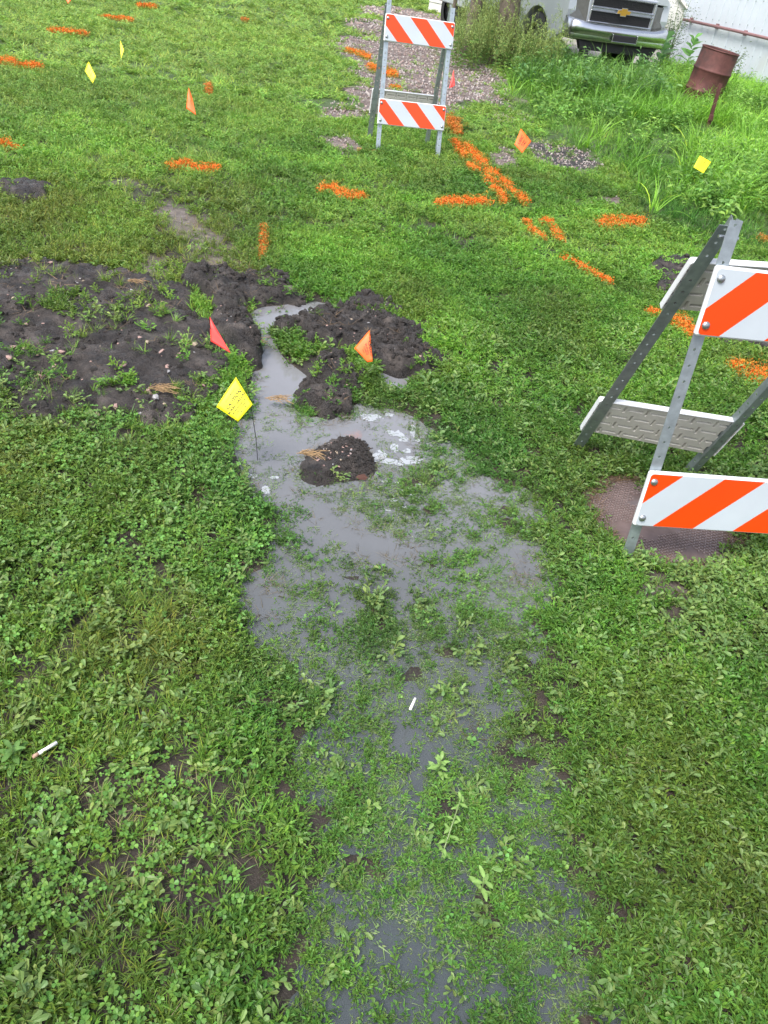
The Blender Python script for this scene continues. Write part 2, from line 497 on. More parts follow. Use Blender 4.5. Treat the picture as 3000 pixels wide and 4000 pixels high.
# ground
def ground_mat():
    mt, nt, b = new_mat('lawn_soil')
    a = nt.nodes.new('ShaderNodeAttribute'); a.attribute_name = 'zone'
    sp = nt.nodes.new('ShaderNodeSeparateColor'); nt.links.new(a.outputs['Color'], sp.inputs[0])
    n = noise_node(nt, 6, 8)
    base = ramp(nt, n.outputs[0], [(.3, (.016, .013, .010)), (.55, (.036, .026, .020)), (.75, (.075, .055, .044))])
    far = ramp(nt, noise_node(nt, 3, 8).outputs[0], [(.3, (.035, .062, .014)), (.7, (.07, .11, .025))])
    grav = ramp(nt, noise_node(nt, 25, 8).outputs[0], [(.3, (.09, .072, .062)), (.55, (.18, .15, .13)), (.75, (.30, .26, .24))])
    soil = ramp(nt, noise_node(nt, 12, 8).outputs[0], [(.3, (.014, .012, .012)), (.6, (.035, .029, .026)), (.8, (.07, .058, .05))])
    def mix(A, B, Fc):
        x = nt.nodes.new('ShaderNodeMix'); x.data_type = 'RGBA'
        nt.links.new(A, x.inputs['A']); nt.links.new(B, x.inputs['B']); nt.links.new(Fc, x.inputs['Factor']); return x.outputs['Result']
    c = mix(base.outputs[0], far.outputs[0], sp.outputs['Blue'])
    c = mix(c, grav.outputs[0], sp.outputs['Green'])
    c = mix(c, soil.outputs[0], sp.outputs['Red'])
    nt.links.new(c, b.inputs['Base Color'])
    b.inputs['Roughness'].default_value = .6
    bump(nt, b, noise_node(nt, 80, 8, rough=.7).outputs[0], .7, .01)
    return mt

def water_mat():
    mt, nt, b = new_mat('murky_water')
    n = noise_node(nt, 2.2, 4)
    # base colour paler far off: sky reflection painted in, besides stirred-up silt
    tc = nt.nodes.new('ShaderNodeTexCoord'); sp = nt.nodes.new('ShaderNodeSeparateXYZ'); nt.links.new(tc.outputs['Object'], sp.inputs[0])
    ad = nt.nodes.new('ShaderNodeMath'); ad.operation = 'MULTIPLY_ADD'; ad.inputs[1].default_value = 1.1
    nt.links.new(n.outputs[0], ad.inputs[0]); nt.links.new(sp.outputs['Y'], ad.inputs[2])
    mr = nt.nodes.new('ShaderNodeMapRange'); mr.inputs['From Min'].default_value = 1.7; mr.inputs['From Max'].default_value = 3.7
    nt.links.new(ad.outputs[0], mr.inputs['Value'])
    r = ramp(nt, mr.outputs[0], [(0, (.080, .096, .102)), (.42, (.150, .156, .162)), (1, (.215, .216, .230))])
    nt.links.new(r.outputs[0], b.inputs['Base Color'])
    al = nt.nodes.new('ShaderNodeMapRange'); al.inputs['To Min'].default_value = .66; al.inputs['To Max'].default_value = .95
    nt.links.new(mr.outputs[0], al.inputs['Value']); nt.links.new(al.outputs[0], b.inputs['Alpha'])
    b.inputs['Roughness'].default_value = .025
    b.inputs['IOR'].default_value = 1.5
    b.inputs['Specular IOR Level'].default_value = .7
    bump(nt, b, noise_node(nt, 30, 3).outputs[0], .08, .01)
    return mt

# ------------------------------------------------------------------ terrain
def axis(lo, hi, step, far_lo, far_hi, g=1.09):
    a = list(np.arange(lo, hi, step)); s = step; v = a[-1]
    while v < far_hi: s *= g; v += s; a.append(v)
    s = step; v = a[0]; pre = []
    while v > far_lo: s *= g; v -= s; pre.append(v)
    return np.array(pre[::-1] + a)

ax = axis(-2.7, 2.0, .016, -400, 400); ay = axis(.4, 5.2, .016, -60, 600, 1.05)
AX, AY = np.meshgrid(ax, ay, indexing='ij')
HZ = height(AX, AY)
nx, ny = AX.shape
ii = np.arange(nx * ny).reshape(nx, ny)
quads = np.stack([ii[:-1, :-1], ii[1:, :-1], ii[1:, 1:], ii[:-1, 1:]], -1).reshape(-1, 4)
fg = np.zeros(AX.shape)
for p in far_grav: fg = np.maximum(fg, pip(AX + (fbm(AX, AY, 1.2, 3, 4) - .5) * .9, AY + (fbm(AX, AY, 1.2, 3, 9) - .5) * 1.2, p))
zone = np.stack([look(blur(M_soil, 1), AX, AY), np.where(AY > 9, 0, np.maximum(look(M_grav, AX, AY), look(M_worn, AX, AY) * .8)), np.clip((AY - 5) / 4, 0, 1)], -1).reshape(-1, 3)
M['ground'] = ground_mat()
lawn = mesh_obj('lawn_ground', np.stack([AX, AY, HZ], -1).reshape(-1, 3), quads, M['ground'], None, True, {'zone': zone})
tag(lawn, 'soft lawn soil under the grass', None, None, 'structure')

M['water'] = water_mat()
wx = np.linspace(-1.25, 1.7, 60); wy = np.linspace(.2, 4.5, 80)
WX, WY = np.meshgrid(wx, wy, indexing='ij'); wi = np.arange(WX.size).reshape(WX.shape)
wq = np.stack([wi[:-1, :-1], wi[1:, :-1], wi[1:, 1:], wi[:-1, 1:]], -1).reshape(-1, 4)
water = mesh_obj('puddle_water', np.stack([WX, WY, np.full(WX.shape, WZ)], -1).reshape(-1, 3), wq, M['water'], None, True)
tag(water, 'shallow murky puddle water lying in the grass', None, None, 'structure')

# gravel path sheets
def sheet(name, poly, mat, lift, res, jit, jf, label):
    poly = np.array(poly); lo = poly.min(0) - .3; hi = poly.max(0) + .3
    xs = np.arange(lo[0], hi[0], res); ys = np.arange(lo[1], hi[1], res)
    X, Y = np.meshgrid(xs, ys, indexing='ij')
    ins = pip(X + (fbm(X, Y, jf, 3, 41) - .5) * jit, Y + (fbm(X, Y, jf, 3, 43) - .5) * jit * 1.6, poly)
    Z = height(X, Y) + lift + (fbm(X, Y, 14, 3, 2) - .5) * .01 + np.where(ins, 0, -.03)
    idx = np.arange(X.size).reshape(X.shape)
    q = np.stack([idx[:-1, :-1], idx[1:, :-1], idx[1:, 1:], idx[:-1, 1:]], -1)
    k = ins[:-1, :-1] | ins[1:, :-1] | ins[1:, 1:] | ins[:-1, 1:]
    q = q[k]
    used = np.unique(q); mp = -np.ones(X.size, int); mp[used] = np.arange(len(used))
    V = np.stack([X, Y, Z], -1).reshape(-1, 3)[used]
    return tag(mesh_obj(name, V, mp[q], mat, None, True), label, None, None, 'structure')

sheet('gravel_path', far_grav[0], M['gravel'], .012, .05, .9, 2.2, 'bare pinkish gravel track behind the far barricade')
sheet('gravel_path', far_grav[1], M['gravel'], .02, .08, 1.4, 1.5, 'pale gravel strip across the lawn beyond the far barricade')
sheet('gravel_path', far_grav[2], M['gravel'], .03, .08, 1.6, 1.3, 'farthest pale gravel strip crossing the lawn')
for p, l in ((3, 'small grey gravel spot beside the orange painted stripes'), (4, 'grey gravel patch below the diamond shaped orange flag'), (5, 'thin gravel patch at the foot of the tall grass'), (6, 'thin gravel patch left of the far barricade leg'), (7, 'thin gravel strip left of the far barricade board'), (8, 'tiny gravel spot near the tall grass edge')):
    sheet('gravel_patch', far_grav[p], M['soil2' if p == 4 else 'gravel'], .006, .03, .25, 3, l)

# concrete yard behind the truck
yard = [(2.5, 18.5), (9.5, 17.5), (16, 40), (4, 44), (3.0, 26)]
sheet('gravel_yard', yard, M['concrete'], .06, .5, 1.2, .4, 'grey gravel yard behind the parked truck')

# ------------------------------------------------------------------ soil heaps
def heap(key, name, label, hgt, rough, res=.009, seed=0, extra=None, b=2, jit=1.25, edge=1.0):
    poly = soil_polys[key]; lo = poly.min(0) - .12; hi = poly.max(0) + .12
    xs = np.arange(lo[0], hi[0], res); ys = np.arange(lo[1], hi[1], res)
    X, Y = np.meshgrid(xs, ys, indexing='ij')
    jx = ((fbm(X, Y, 8, 4, 11 + seed) - .5) * .22 + (fbm(X, Y, 30, 3, 12 + seed) - .5) * .09) * jit; jy = ((fbm(X, Y, 8, 4, 23 + seed) - .5) * .22 + (fbm(X, Y, 30, 3, 24 + seed) - .5) * .09) * jit
    mk = pip(X + jx, Y + jy, poly).astype(float)
    sm = blur(mk, max(1, int(b * .009 / res)))
    rid = 1 - np.abs(2 * fbm(X, Y, 9, 5, 51 + seed) - 1)
    nz = (fbm(X, Y, 4, 3, 61 + seed) - .35) * 1.1 * rough + (rid - .7) * .9 * rough + (fbm(X, Y, 38, 4, 71 + seed) - .5) * .62 * rough + (.5 - np.abs(2 * fbm(X, Y, 22, 3, 75 + seed) - 1)) * .22 * rough
    Z = height(X, Y) + np.clip(sm * 1.25, 0, 1) ** .8 * hgt * (.55 + .9 * fbm(X, Y, 3.3, 3, 81 + seed)) + nz * np.clip(sm * 1.6 / edge, 0, 1) - .03 * (1 - np.clip(sm * 3, 0, 1)) + .006
    if extra is not None: Z = Z + extra(X, Y) * np.clip(sm * 2, 0, 1)
    idx = np.arange(X.size).reshape(X.shape)
    q = np.stack([idx[:-1, :-1], idx[1:, :-1], idx[1:, 1:], idx[:-1, 1:]], -1)
    q = q[sm[:-1, :-1] > .04]
    used = np.unique(q); mp = -np.ones(X.size, int); mp[used] = np.arange(len(used))
    V = np.stack([X, Y, Z], -1).reshape(-1, 3)[used]
    o = mesh_obj(name, V, mp[q], M['soil2' if key == 'patch' else 'soil'], None, True)
    tag(o, label, 'soil heap')
    def zf(x, y):
        i = np.clip(((np.asarray(x) - lo[0]) / res).astype(int), 0, X.shape[0] - 1); k = np.clip(((np.asarray(y) - lo[1]) / res).astype(int), 0, X.shape[1] - 1)
        return Z[i, k], sm[i, k]
    return o, zf, poly

HEAPS = {}
HEAPS['patch'] = heap('patch', 'soil_heap', 'wide churned black soil patch with pink pebbles at the left edge', 0.018, .034, .010, 0)
HEAPS['clod_a'] = heap('clod_a', 'soil_heap', 'black clod behind the red flag, left of the pool head', 0.045, .05, .007, 3)
HEAPS['clod_b'] = heap('clod_b', 'soil_heap', 'black clods directly beside the red triangular flag on the pool bank', 0.05, .05, .007, 5, jit=.7)
HEAPS['ridge'] = heap('ridge', 'soil_heap', 'low soil ridge along the far end of the pool', 0.03, .035, .007, 7)
HEAPS['heap'] = heap('heap', 'soil_heap', 'long black soil heap behind the folded orange flag', 0.028, .045, .007, 9)
HEAPS['lump'] = heap('lump', 'soil_heap', 'ragged black clod lump between the pool and the green tuft', 0.032, .05, .006, 13)
HEAPS['mound'] = heap('mound', 'soil_heap', 'small rounded gravelly mound standing in the puddle', .026, .024, .005, 15, b=7, edge=1.2, jit=1.7)
HEAPS['spoil'] = heap('spoil', 'soil_heap', 'dark soil spill behind the near barricade upper board', 0.03, .04, .010, 17)
HEAPS['spoil_b'] = heap('spoil_b', 'soil_heap', 'dark soil strip just under the near barricade top board', .02, .03, .010, 19)
HEAPS['hole'] = heap('hole', 'soil_heap', 'small dark dug spot in the lawn near the left edge', .03, .04, .012, 21)

# stones lying in the big soil patch (parts of it)
def rock_mesh(name, seed, n=1):
    import bmesh
    bm = bmesh.new(); bmesh.ops.create_icosphere(bm, subdivisions=n, radius=1)
    rr = random.Random(seed)
    for v in bm.verts:
        k = 1 + rr.uniform(-.28, .22); v.co = Vector((v.co.x * k * 1.25, v.co.y * k, v.co.z * k * .62))
    me = bpy.data.meshes.new(name); bm.to_mesh(me); bm.free()
    return me
stone_me = []
for k in range(9):
    me = rock_mesh('stone', k); me.materials.append((M['stone'], M['stone'], M['stone2'], M['stone3'])[k % 4]); stone_me.append(me)

def put_stone(x, y, r, heapk, k, zf):
    z, s = zf(x, y)
    o = bpy.data.objects.new('stone', stone_me[k % 9]); link(o, HEAPS[heapk][0])
    o.location = (x, y, float(z) + r * .22); o.scale = (r, r * random.uniform(.6, 1), r * random.uniform(.7, 1.1))
    o.rotation_euler = (random.uniform(-.4, .4), random.uniform(-.4, .4), random.uniform(0, 6.3))
spx = [(346,752),(350,775),(490,855),(516,1172),(530,1190),(551,1366),(578,1384),(628,1410),(632,1413),(655,1462),(45,1450),(100,1403),(207,1403),(242,1408),(60,1400),(762,1382),(759,1415),(795,1545),(587,1575),(580,1560),(385,1640),(555,1655),(455,1625),(198,1053),(57,1208),(300,1155),(160,1517),(215,1465),(480,1468),(580,1230),(660,1500),(740,1255),(110,1300),(395,1068),(610,1610)]
for i, (a, b) in enumerate(spx):
    P = G(a, b)
    if P[1] < 4.6: put_stone(P[0], P[1], random.uniform(.008, .017), 'patch', i, HEAPS['patch'][1])
for key, cnt, rlo, rhi in (('patch', 60, .003, .008), ('heap', 50, .003, .007), ('mound', 40, .003, .006), ('lump', 12, .003, .006), ('clod_b', 10, .003, .007)):
    o, zf, poly = HEAPS[key]; c = 0
    while c < cnt:
        x = random.uniform(poly[:, 0].min(), poly[:, 0].max()); y = random.uniform(poly[:, 1].min(), poly[:, 1].max())
        if pip(np.array([x]), np.array([y]), poly)[0] and zf(x, y)[1] > .7:
            put_stone(x, y, random.uniform(rlo, rhi), key, random.randrange(9), zf); c += 1

# ------------------------------------------------------------------ instancing of ground cover ("stuff")
def gn_scatter(name, pts, rot, scl, tint, idx, protos, label, flat=False):
    n = len(pts)
    me = bpy.data.meshes.new(name); me.vertices.add(n); me.vertices.foreach_set('co', np.asarray(pts, np.float32).ravel())
    for nm, tp, dat, key in (('rot', 'FLOAT_VECTOR', rot, 'vector'), ('scl', 'FLOAT_VECTOR', np.stack([scl, scl, (np.minimum(scl, 1.35) if flat else scl)], -1), 'vector'), ('idx', 'INT', idx, 'value')):
        a = me.attributes.new(nm, tp, 'POINT'); a.data.foreach_set(key, np.asarray(dat, np.int32 if tp == 'INT' else np.float32).ravel())
    a = me.attributes.new('tint', 'FLOAT_COLOR', 'POINT'); a.data.foreach_set('color', np.c_[tint, np.ones(n)].astype(np.float32).ravel())
    me.update()
    o = bpy.data.objects.new(name, me); link(o)
    c = bpy.data.collections.new(name + '_kinds')
    for p in protos: c.objects.link(p)
    ng = bpy.data.node_groups.new(name + '_nodes', 'GeometryNodeTree')
    ng.interface.new_socket('Geometry', in_out='INPUT', socket_type='NodeSocketGeometry')
    ng.interface.new_socket('Geometry', in_out='OUTPUT', socket_type='NodeSocketGeometry')
    N = ng.nodes; L = ng.links
    gi = N.new('NodeGroupInput'); go = N.new('NodeGroupOutput')
    ci = N.new('GeometryNodeCollectionInfo'); ci.inputs['Collection'].default_value = c
    ci.inputs['Separate Children'].default_value = True; ci.inputs['Reset Children'].default_value = True
    io = N.new('GeometryNodeInstanceOnPoints'); io.inputs['Pick Instance'].default_value = True
    def attr(nm, tp):
        a = N.new('GeometryNodeInputNamedAttribute'); a.data_type = tp; a.inputs['Name'].default_value = nm; return a
    ar = attr('rot', 'FLOAT_VECTOR'); as_ = attr('scl', 'FLOAT_VECTOR'); ai = attr('idx', 'INT')
    e2r = N.new('FunctionNodeEulerToRotation')
    L.new(ar.outputs['Attribute'], e2r.inputs[0]); L.new(e2r.outputs[0], io.inputs['Rotation'])
    L.new(as_.outputs['Attribute'], io.inputs['Scale']); L.new(ai.outputs['Attribute'], io.inputs['Instance Index'])
    L.new(gi.outputs[0], io.inputs['Points']); L.new(ci.outputs[0], io.inputs['Instance']); L.new(io.outputs[0], go.inputs[0])
    md = o.modifiers.new('cover', 'NODES'); md.node_group = ng
    return tag(o, label, None, None, 'stuff')

class Leafy:
    def __init__(s, rnd): s.V = []; s.F = []; s.S = []; s.r = rnd
    def leaf(s, b, d, L, W, fold=.25, droop=.3, shade=(1, 1, 1), wide=False):
        b = np.array(b, float); d = np.array(d, float); d /= np.linalg.norm(d)
        side = np.cross(d, [0, 0, 1.0]); nn = np.linalg.norm(side)
        side = side / nn if nn > 1e-3 else np.array([1.0, 0, 0])
        tw = s.r.uniform(-.7, .7); up = np.cross(side, d); side = math.cos(tw) * side + math.sin(tw) * up; up = np.cross(side, d)
        n = len(s.V); tip = b + d * L - np.array([0, 0, droop * L])
        m = b + d * L * .5
        if not wide:
            s.V += [b, m + side * W / 2 + up * fold * W, tip, m - side * W / 2 + up * fold * W]
            s.F += [(n, n + 1, n + 2), (n, n + 2, n + 3)]; k = 4
        else:
            a = b + d * L * .35; c = b + d * L * .8 - np.array([0, 0, droop * L * .5])
            s.V += [b, a + side * W * .38 + up * fold * W, c + side * W * .5 + up * fold * W * .8, tip, c - side * W * .5 + up * fold * W * .8, a - side * W * .38 + up * fold * W, (a + c) / 2]
            s.F += [(n, n + 1, n + 6), (n + 1, n + 2, n + 6), (n + 2, n + 3, n + 6), (n + 3, n + 4, n + 6), (n + 4, n + 5, n + 6), (n + 5, n, n + 6)]; k = 7
        v = s.r.uniform(.72, 1.28); y = s.r.uniform(-.12, .16)
        s.S += [(shade[0] * v * (1 + y), shade[1] * v, shade[2] * v * (1 - y))] * k
    def blade(s, b, az, el, L, W, curve, seg=3, shade=(1, 1, 1)):
        n = len(s.V); p = np.array(b, float); e = el
        side = np.array([-math.sin(az), math.cos(az), 0]); v = s.r.uniform(.72, 1.3)
        tw = s.r.uniform(-.8, .8); side = side * math.cos(tw) + np.array([0, 0, math.sin(tw) * .6])
        for i in range(seg):
            w = W * (1 - (i / seg) ** 1.6) / 2
            s.V += [p - side * w, p + side * w]; s.S += [tuple(c * v for c in shade)] * 2
            p = p + np.array([math.cos(az) * math.cos(e), math.sin(az) * math.cos(e), math.sin(e)]) * L / seg
            e -= curve / seg
        s.V.append(p); s.S.append(tuple(c * v * 1.05 for c in shade))
        for i in range(seg - 1): s.F.append((n + 2 * i, n + 2 * i + 1, n + 2 * i + 3, n + 2 * i + 2))
        s.F.append((n + 2 * seg - 2, n + 2 * seg - 1, n + 2 * seg))
    def stem(s, a, b, w, shade=(.9, .7, .5)):
        a = np.array(a, float); b = np.array(b, float); d = b - a
        sd = np.cross(d, [0.3, .2, 1.0]); sd /= np.linalg.norm(sd) + 1e-9
        n = len(s.V); s.V += [a - sd * w / 2, a + sd * w / 2, b + sd * w / 3, b - sd * w / 3]; s.F.append((n, n + 1, n + 2, n + 3)); s.S += [shade] * 4
    def obj(s, name, mat, linkit=False, tint=None, parent=None):
        at = {'shade': np.array(s.S)}
        if tint is not None: at['tint'] = np.tile(np.array(tint, float), (len(s.V), 1))
        return mesh_obj(name, s.V, s.F, mat, parent, False, at, linkit)

def knotweed(rd, nst=8, spread=.034, dry=0.):
    l = Leafy(rd)
    for i in range(nst):
        az = rd.uniform(0, 6.28); el = rd.uniform(.25, 1.25); L = spread * rd.uniform(.6, 1.2)
        d = np.array([math.cos(az) * math.cos(el), math.sin(az) * math.cos(el), math.sin(el)])
        o = np.array([rd.uniform(-.01, .01), rd.uniform(-.01, .01), 0])
        l.stem(o, o + d * L, .0012, (1.1, .9, .8))
        k = int(L / .0052)
        for j in range(1, k + 1):
            p = o + d * L * j / k; a2 = az + rd.choice((-1, 1)) * rd.uniform(.3, 1.3)
            e2 = rd.uniform(.0, .9)
            sh = (1.9, 1.25, 1.0) if rd.random() < dry else (1, 1, 1)
            l.leaf(p, (math.cos(a2) * math.cos(e2), math.sin(a2) * math.cos(e2), math.sin(e2)), rd.uniform(.011, .0195), rd.uniform(.0040, .0062), .2, .15, sh)
    return l
def tuft(rd, n=18, L=.045, W=.0024, el=(.5, 1.45), curve=(.3, 1.4), dry=.12, rad=.012, seg=3):
    l = Leafy(rd)
    for i in range(n):
        az = rd.uniform(0, 6.28); r = rd.uniform(0, rad)
        sh = (1.9, 1.3, 1.2) if rd.random() < dry else (1, 1, 1)
        l.blade((r * math.cos(az), r * math.sin(az), -.003), az + rd.uniform(-.8, .8), rd.uniform(*el), L * rd.uniform(.5, 1.2), W * rd.uniform(.7, 1.3), rd.uniform(*curve), seg, sh)
    return l
def clover(rd, n=5, spread=.032):
    l = Leafy(rd)
    for i in range(n):
        az = rd.uniform(0, 6.28); r = spread * math.sqrt(rd.random()); h = rd.uniform(.014, .030)
        p = np.array([r * math.cos(az), r * math.sin(az), h]); l.stem((p[0] * .3, p[1] * .3, 0), p, .0012, (.9, .9, .8))
        a0 = rd.uniform(0, 6.28); tilt = rd.uniform(-.3, .3); sz = rd.uniform(.0060, .0100)
        for k in range(3):
            a = a0 + k * 2.094
            l.leaf(p, (math.cos(a), math.sin(a), .15 + tilt * math.cos(a - az)), sz, sz * .95, .1, .02, (1, 1, 1), True)
    return l
def floating(rd):
    l = Leafy(rd)
    for i in range(9):
        az = rd.uniform(0, 6.28)
        l.blade((rd.uniform(-.022, .022), rd.uniform(-.022, .022), rd.uniform(.0, .003)), az, rd.uniform(.0, .35), rd.uniform(.010, .030), rd.uniform(.0016, .0028), rd.uniform(.0, .5), 3, (1, 1, 1))
    for i in range(9):
        a = rd.uniform(0, 6.28); l.leaf((rd.uniform(-.025, .025), rd.uniform(-.025, .025), .002), (math.cos(a), math.sin(a), .12), rd.uniform(.007, .012), .0032, .1, .02)
    return l
def broad(rd):
    l = Leafy(rd)
    for s_ in range(4):
        az = rd.uniform(0, 6.28); el = rd.uniform(.3, 1.1); L = rd.uniform(.03, .06)
        d = np.array([math.cos(az) * math.cos(el), math.sin(az) * math.cos(el), math.sin(el)])
        l.stem((0, 0, 0), d * L, .002, (1, .8, .7))
        for j in range(1, 7):
            a2 = az + rd.uniform(-1.6, 1.6); e2 = rd.uniform(0, .7)
            l.leaf(d * L * j / 6, (math.cos(a2) * math.cos(e2), math.sin(a2) * math.cos(e2), math.sin(e2)), rd.uniform(.012, .021), rd.uniform(.006, .0095), .12, .15, (1, 1, 1), True)
    return l
def seedweed(rd):
    l = Leafy(rd); H = rd.uniform(.45, .85); lean = np.array([rd.uniform(-.1, .1), rd.uniform(-.1, .1), 1])
    top = lean * H; l.stem((0, 0, 0), top, .005, (1.1, .9, .8)); l.stem((0.002, 0, 0), top, .005, (1.1, .9, .8))
    for b in range(rd.randrange(8, 13)):
        t = rd.uniform(.35, .98); az = rd.uniform(0, 6.28); L = rd.uniform(.08, .2) * (1.2 - t * .5)
        p = lean * H * t; e = p + np.array([math.cos(az) * L * .7, math.sin(az) * L * .7, L * .75]); l.stem(p, e, .003, (1.2, 1, .8))
        for k in range(9):
            q = p + (e - p) * rd.uniform(.3, 1.05) + np.array([rd.uniform(-.012, .012) for _ in range(3)])
            l.leaf(q, (rd.uniform(-1, 1), rd.uniform(-1, 1), .6), rd.uniform(.014, .022), rd.uniform(.010, .015), .2, 0, (1.5, 1.4, 1.3))
    for b in range(7):
        az = rd.uniform(0, 6.28); l.leaf(lean * H * rd.uniform(.05, .6), (math.cos(az), math.sin(az), .4), rd.uniform(.05, .1), .012, .1, .4, (.9, 1.1, .8))
    return l
def clod(k):
    me = rock_mesh('clod', 100 + k, 2); me.materials.append(M['clod']); return bpy.data.objects.new('clod', me)

def protos(fn, n, name, mat, **kw):
    return [fn(random.Random(1000 + 13 * i + len(name)), **kw).obj('%s_%02d' % (name, i), M[mat]) for i in range(n)]
P_knot = protos(knotweed, 6, 'knot', 'veg')
P_tuft = protos(tuft, 6, 'tuft', 'veg')
P_clov = protos(clover, 6, 'clov', 'veg')
P_float = protos(floating, 5, 'flot', 'veg')
P_broad = protos(broad, 5, 'broad', 'veg')
P_tall = protos(lambda rd: tuft(rd, 15, .40, .012, (.8, 1.5), (.5, 2.1), .04, .06, 5), 6, 'tall', 'veg')
P_med = protos(lambda rd: tuft(rd, 22, .12, .005, (.6, 1.5), (.3, 1.6), .06, .05, 4), 5, 'med', 'veg')
def leafy(rd):
    l = Leafy(rd)
    for s_ in range(5):
        az = rd.uniform(0, 6.28); el = rd.uniform(.7, 1.45); H = rd.uniform(.12, .30)
        d = np.array([math.cos(az) * math.cos(el), math.sin(az) * math.cos(el), math.sin(el)]); l.stem((0, 0, 0), d * H, .004, (1, .9, .8))
        for j in range(9):
            a2 = rd.uniform(0, 6.28); e2 = rd.uniform(-.1, .9)
            l.leaf(d * H * (j + 2) / 10, (math.cos(a2) * math.cos(e2), math.sin(a2) * math.cos(e2), math.sin(e2)), rd.uniform(.035, .075), rd.uniform(.014, .026), .12, .25, (1, 1, 1), True)
    return l
P_leafy = protos(leafy, 6, 'leafy', 'veg')
P_seed = protos(seedweed, 6, 'seed', 'vegdry')
P_straw = protos(lambda rd: tuft(rd, 9, .05, .0016, (.05, .5), (.0, .4), 0, .02, 2), 4, 'straw', 'vegdry')

BR = np.array([.195, .40, .055]); DG = np.array([.095, .225, .036]); OL = np.array([.19, .215, .05]); PALE = np.array([.27, .34, .15]); CLV = np.array([.12, .27, .055])

# painted marks: capsules in display px (x1,y1,x2,y2,half width)
MARKS = [
    ([(-40,143,36,144,9),(52,152,90,154,6)], 'orange paint line at the left edge, above the two yellow flags\' level'),
    ([(108,76,188,83,5)], 'orange paint dash third from the top of the left row'),
    ([(222,44,285,51,4)], 'orange paint dash second from the top of the left row'),
    ([(300,18,336,22,4)], 'smallest and topmost orange paint dash in the left row'),
    ([(-20,318,20,322,8),(22,328,46,332,4)], 'orange paint dash cut by the left edge, below the red orange flag\'s level'),
    ([(362,370,412,364,8),(408,372,470,376,8)], 'orange paint dash on the lawn under the middle left flag'),
    ([(449,195,451,212,4)], 'faint brownish paint tick right of the red orange flag'),
    ([(571,495,565,568,6)], 'thin upright rusty orange paint line beyond the pool'),
    ([(688,420,730,418,9),(725,430,786,436,10)], 'orange paint dash in the middle of the lawn left of centre'),
    ([(945,448,1055,446,11)], 'long level orange paint bar right of centre lawn'),
    ([(750,113,796,128,5)], 'orange paint dash on grass left of the gravel track'),
    ([(798,153,850,170,8)], 'orange paint dash on gravel left of the far barricade leg'),
    ([(845,198,860,202,3)], 'small orange paint spot behind the far barricade lower board'),
    ([(968,268,990,296,13)], 'faded orange paint blotch against the far barricade right leg'),
    ([(980,318,1000,345,8),(1000,325,1042,365,10),(1010,365,1030,380,5)], 'thick orange paint stripe starting beside the far barricade'),
    ([(1045,380,1072,388,8),(1045,392,1090,445,8),(1080,400,1135,450,8)], 'forked orange paint stripe ending above the ring mark'),
    ([(1165,490,1188,492,7),(1190,500,1212,532,6),(1140,500,1172,528,6),(1133,490,1138,493,4)], 'broken orange paint ring between the stripe and the short dash'),
    ([(1213,568,1255,590,8),(1255,590,1313,622,8)], 'slanting orange paint dash right of the ring'),
    ([(1292,492,1386,490,13)], 'wide orange paint bar left of the barricade top'),
    ([(1395,686,1415,690,7),(1440,700,1480,715,16),(1470,725,1530,738,14)], 'large orange paint blotch seen behind the near barricade leg'),
    ([(1575,800,1600,812,14),(1610,815,1700,840,26)], 'large orange paint blotch cut by the right edge'),
    ([(1622,446,1628,446,4),(1632,451,1640,452,4)], 'tiny orange paint dots above the near barricade'),
    ([(1632,522,1670,530,8)], 'faint orange paint dash at the right edge beside the barricade top'),
    ([(955,35,965,40,4)], 'faint far orange paint spot on the lawn beyond'),
]
MARKS[-1] = ([(526,50,534,54,3)], 'faint far orange paint spot beyond the left lawn')
caps = []
for segs, lab in MARKS:
    for s_ in segs:
        caps.append(s_)
CAP = np.array(caps, float)
def cap_dist(dx, dy):
    out = np.full(dx.shape, 9.)
    for x1, y1, x2, y2, w in CAP:
        ux, uy = x2 - x1, y2 - y1; L2 = ux * ux + uy * uy + 1e-6
        t = np.clip(((dx - x1) * ux + (dy - y1) * uy) / L2, 0, 1)
        out = np.minimum(out, np.hypot(dx - x1 - t * ux, (dy - y1 - t * uy)) / w)
    return out

def candidates(dens, ylo, yhi, margin=.12):
    xs0, xs1 = -1.2 - .62 * yhi, .9 + .48 * yhi
    n = int(dens * (xs1 - xs0) * (yhi - ylo))
    x = rng.uniform(xs0, xs1, n); y = rng.uniform(ylo, yhi, n)
    px, py, w = project(x, y, np.zeros(n))
    ok = (w > .2) & (px > -3000 * margin) & (px < 3000 * (1 + margin)) & (py > -4000 * .08) & (py < 4000 * 1.1)
    return x[ok], y[ok], px[ok] / K, py[ok] / K

def tints(x, y, dx, dy):
    n = len(x)
    a = np.clip(fbm(x, y, 1.6, 3, 77) * 2.6 - .8, 0, 1)[:, None]
    c = DG * (1 - a) + BR * a
    # olive, tired grass on the left middle ground and in trampled spots
    o = np.clip(fbm(x, y, 2.3, 3, 91) * 2.4 - .95, 0, 1)
    left = np.clip((520 - dx) / 160, 0, 1) * np.clip((dy - 900) / 80, 0, 1) * .38
    mid = np.clip((620 - dx) / 150, 0, 1) * np.clip((dy - 380) / 60, 0, 1) * np.clip((660 - dy) / 60, 0, 1) * .42
    o = np.clip(o * .38 + left * .8 + mid, 0, .7)[:, None]
    c = c * (1 - o) + OL * o
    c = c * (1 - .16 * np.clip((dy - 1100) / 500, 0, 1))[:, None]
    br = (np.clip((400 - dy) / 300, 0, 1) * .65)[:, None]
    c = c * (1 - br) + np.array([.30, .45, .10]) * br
    return np.clip(c * rng.uniform(.78, 1.25, (n, 1)) * rng.uniform(.92, 1.08, (n, 3)), 0, 1)

